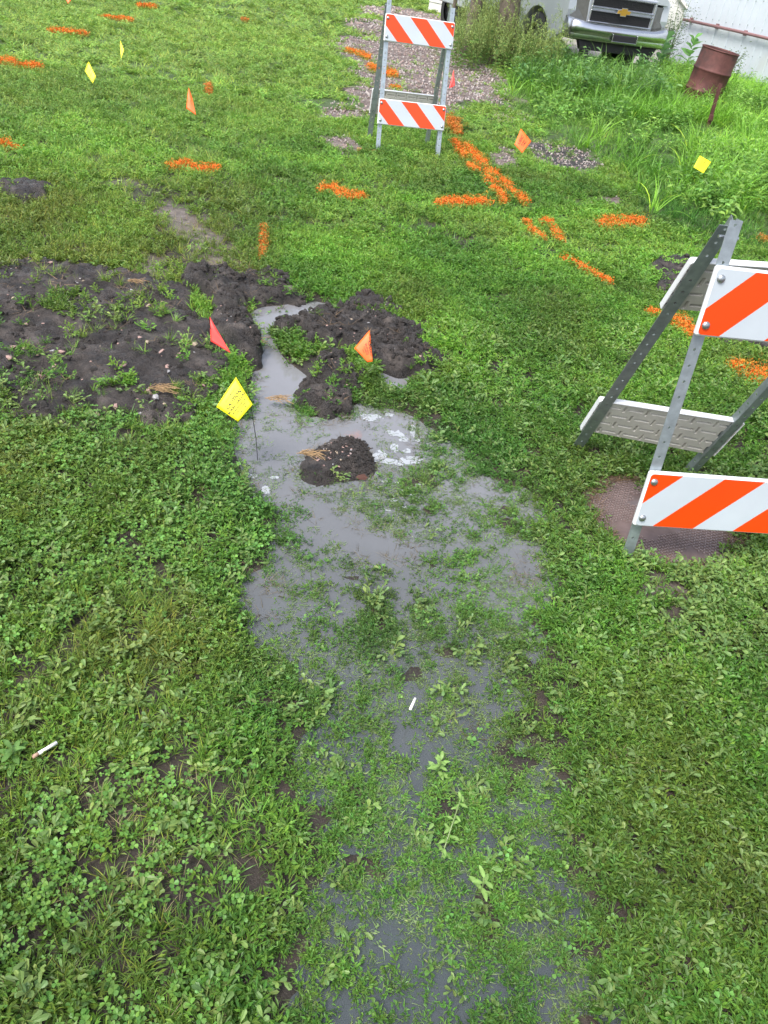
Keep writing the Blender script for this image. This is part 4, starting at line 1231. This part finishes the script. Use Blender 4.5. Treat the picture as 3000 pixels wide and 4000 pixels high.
flag([(846,1590),(921.5,1473),(986,1579),(930,1647)], .26, (1014,1782), M['yellow'],
     'yellow gas line flag with black lettering, leaning over the puddle beside the big soil patch',
     [('GAS COMPANY', .52, .80, .07), ('CAUTION', .52, .61, .17), ('BURIED GAS LINE', .52, .45, .125), ('BEFORE DIGGING CALL', .50, .32, .075), ('FOR LOCATION', .50, .23, .075), ('24 HOURS', .55, .13, .08)], .10, (1, 0), (.98, .85))
flag([(1444,1290),(1456,1412),(1436,1414),(1383,1360)], .20, (1462,1432), M['orange'],
     'folded orange flag with black lettering standing in front of the long soil heap',
     [('USIC', .55, .86, .24), ('BURIED', .5, .62, .13), ('CABLE', .5, .46, .13), ('CALL', .45, .31, .08)], .10, (1, 0), (.5, .02))
flag([(820,1238),(823,1333),(901,1379)], .20, (826,1420), M['red'],
     'plain red triangular flag on the left bank of the pool', None, .12, (1, 0), (.5, .02))
flag([(2009,566),(2035,502),(2076,551),(2040,598)], .42, (2062,640), M['orange'],
     'diamond shaped orange flag with black lettering near the gravel patch on the right',
     [('USIC', .5, .66, .26), ('BURIED', .5, .42, .12), ('CABLE', .5, .28, .12)], .08, (1, 0), (.9, .6))
flag([(2708,654),(2734,608),(2778,632),(2748,677)], .42, (2762,730), M['yellow'],
     'square yellow flag in the rough grass at the right edge', [('CAUTION', .5, .62, .13), ('GAS LINE', .5, .42, .13)], .06, (1, 0), (.9, .6))
flag([(1772,273),(1777,334),(1766,340),(1754,345)], .42, (1775,385), M['red'],
     'small folded red flag right of the far barricade leg', None, .1, (1, 0), (.5, .02))
flag([(738,343),(727,423),(765,447),(752,384)], .42, (742,478), M['orange'],
     'folded red orange flag on the lawn left of the far barricade', None, .14, (1, 0), (.5, .5))
flag([(346.6,241),(331,277),(362,325),(375,298)], .42, (367,352), M['yellow'],
     'wider yellow flag, lower of the two on the far left lawn', [('CAUTION', .5, .6, .14), ('GAS LINE', .5, .4, .14)], .1, (1, 0), (.9, .6))
flag([(470,158),(469,181),(473,228),(485,196)], .42, (476,250), M['yellow'],
     'narrow edge on yellow flag, upper of the two on the far left lawn', None, .1, (1, 0), (.6, .6))
flag([(250,-25),(280,-25),(276,2),(265,15)], .42, (268,36), M['orange'],
     'orange flag cut by the top edge at the far left', None, .1, (1, 0), (.8, .8))

# ------------------------------------------------------------------ manhole cover
mh = empty('manhole_cover', (MANC[0], MANC[1], -.006), .5, 'round rusty manhole cover with raised tread, under the near barricade', 'manhole cover')
M['iron'] = simple('rusty_iron_lid', (.15, .108, .100), .28, .25, .25, 14, .25, ((.17, .13, .125), .56))
M['ironw'] = simple('iron_tread', (.25, .195, .185), .38, .3, .2, 20, .1)
m = MB(); m.lathe([(.0001, 0), (.28, 0), (.283, -.004), (.286, -.012), (.286, -.03)], 64); m.build('lid', M['iron'], mh, True)
m = MB(); m.lathe([(.289, -.03), (.289, .002), (.305, .002), (.307, -.03)], 64); m.build('frame_ring', M['iron'], mh, True)
m = MB(); rd = random.Random(5)
stp = .0135
for i in range(-20, 21):
    for j in range(-20, 21):
        x, y = i * stp, j * stp; r = math.hypot(x, y)
        if r > .262 or math.hypot(x - .11, y + .225) < .022: continue
        if float(fbm(x, y, 9, 3, 7)) > .54: continue
        quad = (x > 0) ^ (y > 0)
        a = (0 if (i + j) % 2 else math.pi / 2) + (R(45) if quad else 0)
        c, s = math.cos(a), math.sin(a)
        m.box((x, y, .0018), (.0100, .0040, .0044), [[c, -s, 0], [s, c, 0], [0, 0, 1]])
tp_ = m.build('tread_pattern', M['ironw'], mh)
tp_['kind'] = 'stuff'
m = MB(); m.lathe([(.016, .0012), (.0001, .0012)], 20, (.11, -.225, 0)); m.build('pick_hole', M['dark'], mh)
# thin film of muddy silt and dead grass on the lid rim
x = rng.normal(0, 1, 260); y = rng.normal(0, 1, 260); rr = np.hypot(x, y); x = x / rr * rng.uniform(.24, .33, 260) + MANC[0]; y = y / rr * rng.uniform(.24, .33, 260) + MANC[1]
gn_scatter('rim_litter', np.stack([x, y, np.full(260, .0)], -1), rng.uniform(-.2, .2, (260, 3)) + np.array([0, 0, 1]) * rng.uniform(0, 6.2, (260, 1)), rng.uniform(.6, 1.2, 260), np.tile([.22, .15, .09], (260, 1)) * rng.uniform(.5, 1.3, (260, 1)), rng.integers(0, 4, 260), [p.copy() for p in P_straw], 'dead grass litter round the manhole rim')

# ------------------------------------------------------------------ litter
def butt(px1, py1, px2, py2, rad, label, tan_at):
    a = G(px1, py1, .048); b = G(px2, py2, .050); c = (a + b) / 2
    root = empty('cigarette_butt', tuple(c), 0, label, 'cigarette butt', 'cigarette ends dropped on the lawn')
    A, B = a - c, b - c
    d = B - A
    MB().tube([A + d * (.25 if tan_at else 0), A + d * .6, B], [rad, rad * .95, rad], 10).build('paper_tube', M['butt'], root, True)
    if tan_at: MB().tube([A, A + d * .249], [rad * 1.1, rad * .98], 10).build('filter', M['tan'], root, True)
butt(126,2958,222,2900,.0042, 'longer white cigarette end with a tan tip at the left edge', True)
butt(1602,2772,1622,2728,.0036, 'short white cigarette end lying in the flooded grass', False)

m = MB()
P = G(1428,602)
m.box((0, 0, .012), (.16, .05, .022), None, .004); m.box((.13, .03, .010), (.11, .035, .018), None, .004)
o = m.build('wood_scrap', M['wood']); o.location = (P[0], P[1], .02); o.rotation_euler = (0, 0, .2)
tag(o, 'brown wood scrap at the foot of the far barricade', 'wood scrap')

# dead leaf by the small mound
P = G(1385,1862, 0)
l = Leafy(random.Random(3)); l.leaf((0, 0, 0), (1, .3, .1), .05, .028, .12, .05, (1, 1, 1), True)
o = l.obj('dead_leaf', M['vegm'], True, (.12, .055, .04)); o.location = (P[0], P[1], WZ + .006)
tag(o, 'reddish brown dead leaf floating by the small mound', 'dead leaf')

# straw root clumps
def straw_clump(px, py, z, n, L, label, seed):
    rd = random.Random(seed); P = G(px, py, z); m = MB()
    for i in range(n):
        a = rd.uniform(-.6, .9); q = np.array([rd.uniform(-.03, .03), rd.uniform(-.015, .015), rd.uniform(0, .01)])
        d = np.array([math.cos(a), math.sin(a) * .6, rd.uniform(-.1, .25)]) * L * rd.uniform(.4, 1)
        m.tube([q, q + d * .5 + np.array([0, 0, rd.uniform(0, .012)]), q + d], .0011, 4, False)
    o = m.build('root_clump', M['straw']); o.location = tuple(P); tag(o, label, 'root clump'); return o
straw_clump(1190, 1775, .07, 34, .07, 'orange brown root clump on the small mound in the puddle', 1)
straw_clump(610, 1520, .05, 30, .09, 'straw coloured root clump on the front of the big soil patch', 2)
straw_clump(520, 1105, .05, 22, .07, 'thin root tangle in the middle of the big soil patch', 3)
straw_clump(1060, 1560, .02, 24, .08, 'brown root wisps in the pool left of the ragged clod', 4)
straw_clump(970, 1330, .05, 18, .09, 'long roots hanging from the clods beside the red flag', 5)

# ------------------------------------------------------------------ single weeds
def weed(px, py, H, n, leafL, label, cat='weed', tint=(.24, .42, .11), lean=(0, 0), seed=0, name='weed_plant', flat=.5, W=.17):
    rd = random.Random(seed); P = G(px, py); h = max(float(height(P[0], P[1])), WZ)
    root = empty(name, (P[0], P[1], h), 0, label, cat)
    top = np.array([lean[0], lean[1], H]); m = MB(); m.tube([(0, 0, -.01), top * .5 + np.array([0, 0, .01]), top], [.0028 * H / .08 * .5 + .001, .0016, .0008], 6); m.build('stem', M['stemg'], root)
    for i in range(n):
        t = (i + .6) / n; az = i * 2.4 + rd.uniform(-.4, .4); L = leafL * (1.1 - .35 * t) * rd.uniform(.8, 1.15); el = flat * (.4 + t)
        V = []; Fc = []; S = []
        ns = 7; b = top * t; d = np.array([math.cos(az) * math.cos(el), math.sin(az) * math.cos(el), math.sin(el)]); sd = np.array([-math.sin(az), math.cos(az), 0])
        for k in range(ns + 1):
            u = k / ns; c = b + d * L * u + np.array([0, 0, -.28 * L * u * u]); w = L * W * math.sin(math.pi * min(1, u * .93 + .05)) ** .8
            wob = math.sin(u * 9 + i) * .03 * L
            V += [c - sd * w + np.array([0, 0, .18 * w + wob]), c, c + sd * w + np.array([0, 0, .18 * w - wob])]
            v = rd.uniform(.93, 1.07); S += [(v, v, v), (1.35, 1.2, 1.3), (v, v, v)]
        for k in range(ns):
            for q in range(2): Fc.append((3 * k + q, 3 * k + q + 1, 3 * k + q + 4, 3 * k + q + 3))
        cv = rd.uniform(.85, 1.15)
        mesh_obj('leaf', V, Fc, M['vegm'], root, True, {'shade': np.array(S), 'tint': np.tile(np.array(tint) * cv, (len(V), 1))})
    return root
M['stemg'] = simple('green_stem', (.16, .22, .08), .5)
weed(1712, 3010, .055, 12, .034, 'upright pale green seedling nearest the small cigarette end', seed=1, flat=.55)
weed(1725, 3345, .06, 16, .028, 'long pale green seedling stem lying in the flooded grass', lean=(.035, .135), seed=2, flat=.35)
weed(1880, 3480, .045, 7, .036, 'lowest pale green seedling in the flooded grass', lean=(0, .01), seed=3, flat=.45)
weed(60, 2990, .05, 11, .05, 'long leaved green weed cut by the left edge below the cigarette', tint=(.12, .25, .06), seed=4, flat=.5, W=.16)
weed(2560, 300, .60, 16, .34, 'big burdock with wide blue green leaves in front of the truck bumper', tint=(.16, .33, .12), seed=5, name='burdock_plant', W=.36, flat=.7)
weed(2400, 275, .50, 12, .30, 'burdock with wide leaves left of the big one', tint=(.17, .35, .13), seed=6, name='burdock_plant', W=.36, flat=.6)
weed(2670, 290, .60, 14, .32, 'burdock with wide leaves right beside the rusty drum', tint=(.16, .36, .09), seed=7, name='burdock_plant', W=.36, flat=.7)
weed(1765, 1560, .09, 8, .05, 'narrow leaved grass sprout at the edge of the white patches', tint=(.10, .22, .04), seed=8, W=.12, flat=.8)

# bushy weed at the wall's left end
b0 = G(2650, 200); 
def bush(loc, r, h, n, tint, label, name='bush', seed=1, leafs=(.03, .06)):
    rd = random.Random(seed); root = empty(name, loc, 0, label, 'bush')
    l = Leafy(rd); m = MB()
    for k in range(9):
        az = rd.uniform(0, 6.28); rr = r * rd.uniform(.2, .9); tp = np.array([math.cos(az) * rr, math.sin(az) * rr, h * rd.uniform(.65, 1.05)])
        m.tube([(0, 0, 0), tp * np.array([.4, .4, .55]), tp], [.012, .008, .003], 5)
        for j in range(n // 9):
            t = rd.uniform(.12, 1.0); p = tp * np.array([t ** 1.2, t ** 1.2, t]) + np.array([rd.gauss(0, r * .16) for _ in range(3)])
            a = rd.uniform(0, 6.28); l.leaf(p, (math.cos(a), math.sin(a), rd.uniform(-.2, .7)), rd.uniform(*leafs), rd.uniform(.012, .022), .1, .3)
    m.build('stems', M['stemg'], root)
    l.obj('foliage', M['vegm'], True, tint, root)
    return root

# ------------------------------------------------------------------ steel drum and stake
P = G(2797, 190, .87); dr_z = (P - CAM) @ _fw
P = CAM + (P - CAM) * 1.13
dloc = (P[0], P[1] + .0, P[2] - .87)
drum = empty('steel_drum', dloc, .3, 'rusty open steel drum standing in the tall grass by the white wall', 'steel drum')
drum.rotation_euler = (R(1.5), R(5), 0)
h_ = .87; r_ = .288
prof = [(r_, 0), (r_ + .006, .01), (r_, .03)]
for zb in (.29, .58):
    prof += [(r_, zb - .03), (r_ + .010, zb - .013), (r_ + .017, zb), (r_ + .010, zb + .013), (r_, zb + .03)]
prof += [(r_, h_ - .04), (r_ - .002, h_ - .015)]
MB().lathe(prof, 48).build('drum_shell', M['rust'], drum, True)
MB().lathe([(r_ - .002, h_ - .016), (r_ + .009, h_ - .010), (r_ + .010, h_), (r_, h_ + .005), (r_ - .008, h_ - .002), (r_ - .006, h_ - .02)], 48).build('rim', M['rust'], drum, True)
MB().lathe([(r_ - .006, h_ - .02), (r_ - .006, .05), (.0001, .05)], 48).build('drum_lining', M['rustin'], drum, True)
P = G(2763, 508); STK = P; m = MB()
tp = np.array([.05, -.06, .62])
for w_, rr in ((0, 0),): m.box((0, 0, .27), (.038, .006, .54)); m.box((-.016, .014, .27), (.006, .028, .54))
m.box((-.002, -.006, .13), (.06, .018, .08), None, .004)
o = m.build('steel_stake', M['rust']); o.location = (P[0], P[1], float(height(P[0], P[1]))); o.rotation_euler = (R(-3), R(-1), .3)
tag(o, 'thin rusty steel stake in front of the drum', 'stake')

# ------------------------------------------------------------------ pickup truck
def pickup(loc, yaw):
    t = empty('pickup_truck', loc, yaw, 'silver pickup truck parked nose on in the weeds with a gold bow tie badge', 'truck')
    # local frame: nose towards -y, x across, z up
    hw = 1.0
    # body sides from the nose back
    def side(y0, y1, z0, z1, w, nm, mat=M['tpaint'], bev=.05):
        return MB().box((0, (y0 + y1) / 2, (z0 + z1) / 2), (w, y1 - y0, z1 - z0), None, bev).build(nm, mat, t)
    hood = MB(); hood.prism([(-.93, 1.24), (-.80, 1.315), (-.45, 1.345), (0, 1.335), (.45, 1.345), (.80, 1.315), (.93, 1.24), (.93, 1.18), (-.93, 1.18)], .05, 1.45); hood.build('hood', M['tpaint'], t)
    for s in (-1, 1):
        # fender with wheel arch
        pts = []
        arch = [(1.02 + .47 * math.cos(R(a)), .42 + .47 * math.sin(R(a))) for a in range(180, -1, -15)]
        out = [(.14, .60), (.55, .42)] + arch + [(1.70, .42), (1.70, 1.22), (.10, 1.22), (.06, .95)]
        V = [(s * 1.0, y, z) for y, z in out] + [(s * .86, y, z) for y, z in out]; n = len(out)
        Fc = [tuple(range(n)), tuple(range(2 * n - 1, n - 1, -1))] + [(i, i + n, (i + 1) % n + n, (i + 1) % n) for i in range(n)]
        mesh_obj('fender', V, Fc, M['tpaint'], t)
        # wheels
        for yy in (1.02, 4.7):
            w = MB(); prof = [(.23, -.13), (.36, -.135), (.395, -.11), (.405, 0), (.395, .11), (.36, .135), (.23, .13)]
            w.lathe(prof, 28); V = np.array(w.V)[:, [2, 0, 1]] + np.array([s * .86, yy, .40]); tyre = mesh_obj('wheel', V, w.F, M['tyre'], t, True)
            w = MB(); w.lathe([(.23, .0), (.225, .10), (.16, .06), (.07, .09), (.0001, .09)], 24); V = np.array(w.V)[:, [2, 0, 1]]; V[:, 0] *= s; V = V + np.array([s * .86, yy, .40])
            mesh_obj('rim', V, w.F, M['chrome'], tyre, True)
        # headlight
        V = [(s * .66, -.015, .80), (s * .93, .07, .82), (s * .96, .12, 1.14), (s * .66, .0, 1.15), (s * .66, .12, .80), (s * .90, .2, .82), (s * .93, .25, 1.14), (s * .66, .12, 1.15)]
        mesh_obj('headlight', V, [(0, 1, 2, 3), (7, 6, 5, 4), (0, 4, 5, 1), (3, 2, 6, 7), (1, 5, 6, 2), (0, 3, 7, 4)], M['lens'], t)
        m = MB(); m.box((s * .955, .20, .98), (.03, .08, .22), None, .008); m.build('side_marker', M['amber'], t)
        m = MB(); m.box((s * 1.14, 1.72, 1.38), (.22, .09, .20), None, .03); m.box((s * 1.02, 1.74, 1.3), (.12, .05, .05)); m.build('mirror', M['dark'], t)
        # bumper wing
    # bumper: curved chrome beam
    xs = np.linspace(-1.0, 1.0, 21)
    def yb(x): return -.20 + .13 * abs(x) ** 2.4 + (.10 if abs(x) > .97 else 0)
    prof = [(0.0, .565), (-.03, .59), (-.015, .64), (-.02, .66), (-.05, .69), (-.055, .75), (-.02, .785), (.06, .79)]
    V = []; Fc = []
    for x in xs:
        lift = .055 * max(0, (abs(x) - .62) / .38)
        for dy_, z in prof: V.append((x, yb(x) + dy_, z + (lift if z > .7 else 0)))
    npf = len(prof)
    for i in range(20):
        for k in range(npf - 1): Fc.append((i * npf + k, (i + 1) * npf + k, (i + 1) * npf + k + 1, i * npf + k + 1))
    b = mesh_obj('bumper', V, Fc, M['chrome'], t, True); thick(b, .02, 1)
    m = MB(); m.box((0, -.272, .65), (.46, .02, .09), None, .006); m.build('plate_recess', M['dark'], b)
    m = MB(); m.box((0, -.276, .598), (.50, .02, .012), None, .003); m.box((-.243, -.276, .65), (.012, .02, .11), None, .003); m.box((.243, -.276, .65), (.012, .02, .13), None, .003); m.build('plate_surround', M['chrome'], b)
    m = MB(); m.prism([(-.8, .57), (.8, .57), (.72, .42), (-.72, .42)], -.14, -.05); m.build('lower_valance', M['dark'], t)
    m = MB(); m.box((-.62, -.10, .36), (.10, .16, .14), None, .01); m.box((.62, -.10, .36), (.10, .16, .14), None, .01); m.build('tow_hook', M['dark'], t)
    # grille
    m = MB(); m.box((0, .07, 1.0), (1.34, .16, .46), None, .01); m.build('grille_shell', M['tpaint'], t)
    gr = MB(); gr.box((0, -.012, 1.115), (1.18, .01, .13)); gr.box((0, -.012, .905), (1.18, .01, .15)); g = gr.build('grille_mesh', M['dark'], t)
    w = MB()
    for i in range(40): w.box((-.57 + i * .0293, -.020, 1.115), (.004, .006, .12)); w.box((-.57 + i * .0293, -.020, .905), (.004, .006, .14))
    for zz in (1.075, 1.105, 1.135, 1.165, .85, .88, .91, .94, .965): w.box((0, -.021, zz), (1.17, .006, .004))
    w.build('grille_wires', M['tyre'], g)
    m = MB()
    for zc, hh in ((1.20, .028), (1.035, .022), (.985, .022), (.822, .028)): m.box((0, -.03, zc), (1.26, .035, hh), None, .008)
    m.box((-.62, -.025, 1.01), (.03, .03, .40), None, .008); m.box((.62, -.025, 1.01), (.03, .03, .40), None, .008)
    m.build('grille_bars', M['chrome'], t)
    # badge: gold bow tie with a bright edge
    def bow(sx, sz, y0, y1):
        a = [(-.132, -.012), (-.062, -.012), (-.062, -.044), (.045, -.044), (.050, -.020), (.122, -.020), (.135, .018), (.062, .018), (.062, .044), (-.050, .044), (-.055, .018), (-.122, .018)]
        a = [(-.125, -.024), (-.052, -.024), (-.058, -.050), (.046, -.050), (.052, -.024), (.115, -.024), (.130, .024), (.052, .024), (.058, .050), (-.046, .050), (-.052, .024), (-.112, .024)]
        mm_ = MB(); mm_.prism([(x * sx, 1.01 + z * sz) for x, z in a], y0, y1); return mm_
    e = bow(1.12, 1.22, -.060, -.045).build('badge', M['chrome'], t); bow(1, 1, -.068, -.060).build('badge_face', M['gold'], e)
    # cab, bed
    V = [(-.95, 1.45, 1.25), (.95, 1.45, 1.25), (.78, 2.25, 1.92), (-.78, 2.25, 1.92), (-.78, 3.5, 1.93), (.78, 3.5, 1.93), (.95, 3.75, 1.25), (-.95, 3.75, 1.25)]
    mesh_obj('cab_roof', V, [(3, 2, 5, 4), (0, 3, 4, 7), (1, 6, 5, 2), (7, 4, 5, 6), (0, 7, 6, 1), (0, 1, 2, 3)], M['tpaint'], t)
    mesh_obj('windscreen', [(-.84, 1.50, 1.30), (.84, 1.50, 1.30), (.72, 2.20, 1.885), (-.72, 2.20, 1.885), (-.84, 1.53, 1.29), (.84, 1.53, 1.29), (.72, 2.23, 1.875), (-.72, 2.23, 1.875)], [(0, 1, 2, 3), (4, 7, 6, 5), (0, 4, 5, 1), (2, 6, 7, 3)], M['glass'], t).location = (0, -.02, .012)
    for s in (-1, 1):
        mesh_obj('side_window', [(s * .955, 1.75, 1.30), (s * .955, 3.55, 1.30), (s * .80, 3.38, 1.86), (s * .80, 2.32, 1.86), (s * .93, 1.75, 1.30), (s * .93, 3.55, 1.30)], [(0, 1, 2, 3)], M['glass'], t)
        m = MB(); m.box((s * .985, 2.7, .86), (.04, 1.9, .74), None, .02); m.build('door', M['tpaint'], t)
        m = MB(); m.box((s * .99, 4.75, .86), (.04, 2.05, .72), None, .02); m.build('bed_side', M['tpaint'], t)
    side(1.70, 5.75, .50, 1.20, 1.92, 'body_tub', M['tpaint'], .04)
    return t
P = G(2430, 47, 1.03); v = P - CAM; P = CAM + v * (13.5 / (v @ _fw))
TY = math.atan2(.42, 1)          # truck nose turned towards the viewer's right
pickup((P[0] - .2 * 0, P[1], P[2] - 1.01 - .0), R(26))
print('truck at', P, 'ground', P[2] - 1.01)

# ------------------------------------------------------------------ white metal wall at the right
A = np.array([4.40, 20.45]); Bp = np.array([6.35, 16.23]); d = (Bp - A) / np.linalg.norm(Bp - A); ang = math.atan2(d[1], d[0])
wall = empty('metal_wall', (A[0], A[1], 0), ang, 'white ribbed metal shed wall with a reddish pipe at the upper right', 'wall')
nP = 16; pw_ = .42
for i in range(nP):
    m = MB(); x0 = i * pw_
    m.box((x0 + pw_ / 2 - .004, 0, 1.55), (pw_ - .010, .02, 3.3)); m.box((x0 + .02, -.018, 1.55), (.035, .02, 3.3), None, .008); m.box((x0 + .21, -.014, 1.55), (.02, .012, 3.3), None, .004)
    m.build('wall_panel', M['wallmetal'], wall)
m = MB(); rd = random.Random(2)
for i in range(nP * 2):
    for z in np.arange(.15, 3.1, .42): m.box((i * pw_ / 2 + .045 + rd.uniform(-.01, .01), -.022, z + rd.uniform(-.03, .03)), (.014, .008, .014))
o = m.build('screws', M['galvd'], wall); o['kind'] = 'stuff'
m = MB(); m.tube([(.05, -.09, .86), (2, -.09, .88), (4, -.09, .88), (nP * pw_, -.09, .88)], .028, 10); pp = m.build('pipe', M['pipe'], wall, True)
m = MB()
for x in np.arange(.5, 6.6, .85): m.box((x, -.06, .88), (.04, .07, .09), None, .006)
m.build('pipe_brackets', M['pipe'], wall)
m = MB(); m.box((nP * pw_ / 2, 2.0, 1.5), (nP * pw_, 3.9, 3.2)); m.build('shed_body', M['wallmetal'], wall)
bush((4.15, 19.3, 0), .62, 1.25, 1500, (.11, .19, .09), 'grey green leafy bush hiding the left end of the white wall', seed=3)
bush((5.0, 17.9, 0), .45, .62, 900, (.12, .20, .06), 'low leafy bush at the wall foot behind the drum', seed=4)

# white fender panel leaning beside the truck
P = at_depth(2622, 70, 16.2)
pts = [(-.28, 0), (-.10, 0)] + [(.16 + .24 * math.cos(R(a)), .10 + .24 * math.sin(R(a))) for a in range(170, 40, -15)] + [(.42, .34), (.44, .78), (.10, .98), (-.16, .90)]
m = MB(); m.prism(pts, -.02, .02); m.prism([(.44, .74), (.47, .80), (.11, 1.01), (.09, .95)], -.09, .019)
o = m.build('scrap_panel', simple('chalky_white_paint', (.70, .68, .64), .6, 0, .06, 6, 0, ((.5, .42, .34), .62))); o.location = (P[0], P[1], P[2] - .45); o.scale = (.72, 1, .85); o.rotation_euler = (R(-12), 0, R(20))
tag(o, 'white sheet metal panel with an arched cut out leaning between truck and wall', 'scrap panel')

# ------------------------------------------------------------------ pale shed and trees far behind
A = np.array([-1.0, 24.2]); Bp = np.array([3.4, 21.2]); d = (Bp - A) / np.linalg.norm(Bp - A); ang = math.atan2(d[1], d[0])
Ls = np.linalg.norm(Bp - A)
shed = empty('shed', (A[0], A[1], 0), ang, 'pale weathered lap sided shed left of the truck beyond the weeds', 'shed')
for i in range(16):
    m = MB(); m.box((Ls / 2, -.01, .10 + i * .19), (Ls, .022, .20), rot_x(R(-5)), .003); m.build('siding_board', M['siding'], shed)
MB().box((Ls / 2, 2.1, 1.5), (Ls - .05, 4.1, 3.1)).build('shed_core', M['siding'], shed)
m = MB(); m.box((Ls / 2, 2.0, 3.2), (Ls + .4, 4.7, .12)); m.build('roof', M['galvd'], shed)

def tree(px, py, r, label, seed):
    P = G(px, py); rd = random.Random(seed)
    t = empty('tree', (P[0], P[1], 0), 0, label, 'tree', 'trees left of the pickup truck')
    m = MB(); pts = [(0, 0, -.1)]; H = 3.2
    for k in range(1, 8): pts.append((rd.uniform(-.012, .012) * k, rd.uniform(-.012, .012) * k, H * k / 7))
    m.tube(pts, [r * 1.3, r, r * .95, r * .9, r * .85, r * .8, r * .7, r * .6], 12)
    tips = []
    for b in range(6):
        az = b * 1.05 + rd.uniform(-.3, .3); s0 = np.array(pts[5 + b % 3]); e = s0 + np.array([math.cos(az) * 1.1, math.sin(az) * 1.1, rd.uniform(.9, 1.8)])
        m.tube([s0, (s0 + e) / 2 + np.array([0, 0, .1]), e], [r * .4, r * .25, r * .1], 6); tips += [e, (s0 + e) / 2]
    m.build('trunk', M['bark'], t, True)
    l = Leafy(rd)
    for i in range(1500):
        c = tips[rd.randrange(len(tips))] + np.array([rd.gauss(0, .38), rd.gauss(0, .38), rd.gauss(.2, .33)])
        a = rd.uniform(0, 6.28); l.leaf(c, (math.cos(a), math.sin(a), rd.uniform(-.5, .6)), rd.uniform(.08, .13), .06, .1, .3)
    l.obj('crown', M['vegm'], True, (.06, .12, .03), t)
    return t
tree(1822, 235, .10, 'slim grey trunked tree left of the dark trunked one, beyond the seeding weeds', 1)
tree(1950, 262, .17, 'thickest dark trunked tree left of the pickup truck', 2)
tree(1757, 150, .04, 'thinnest young tree just right of the far barricade top', 3)
print('scene built', tot)
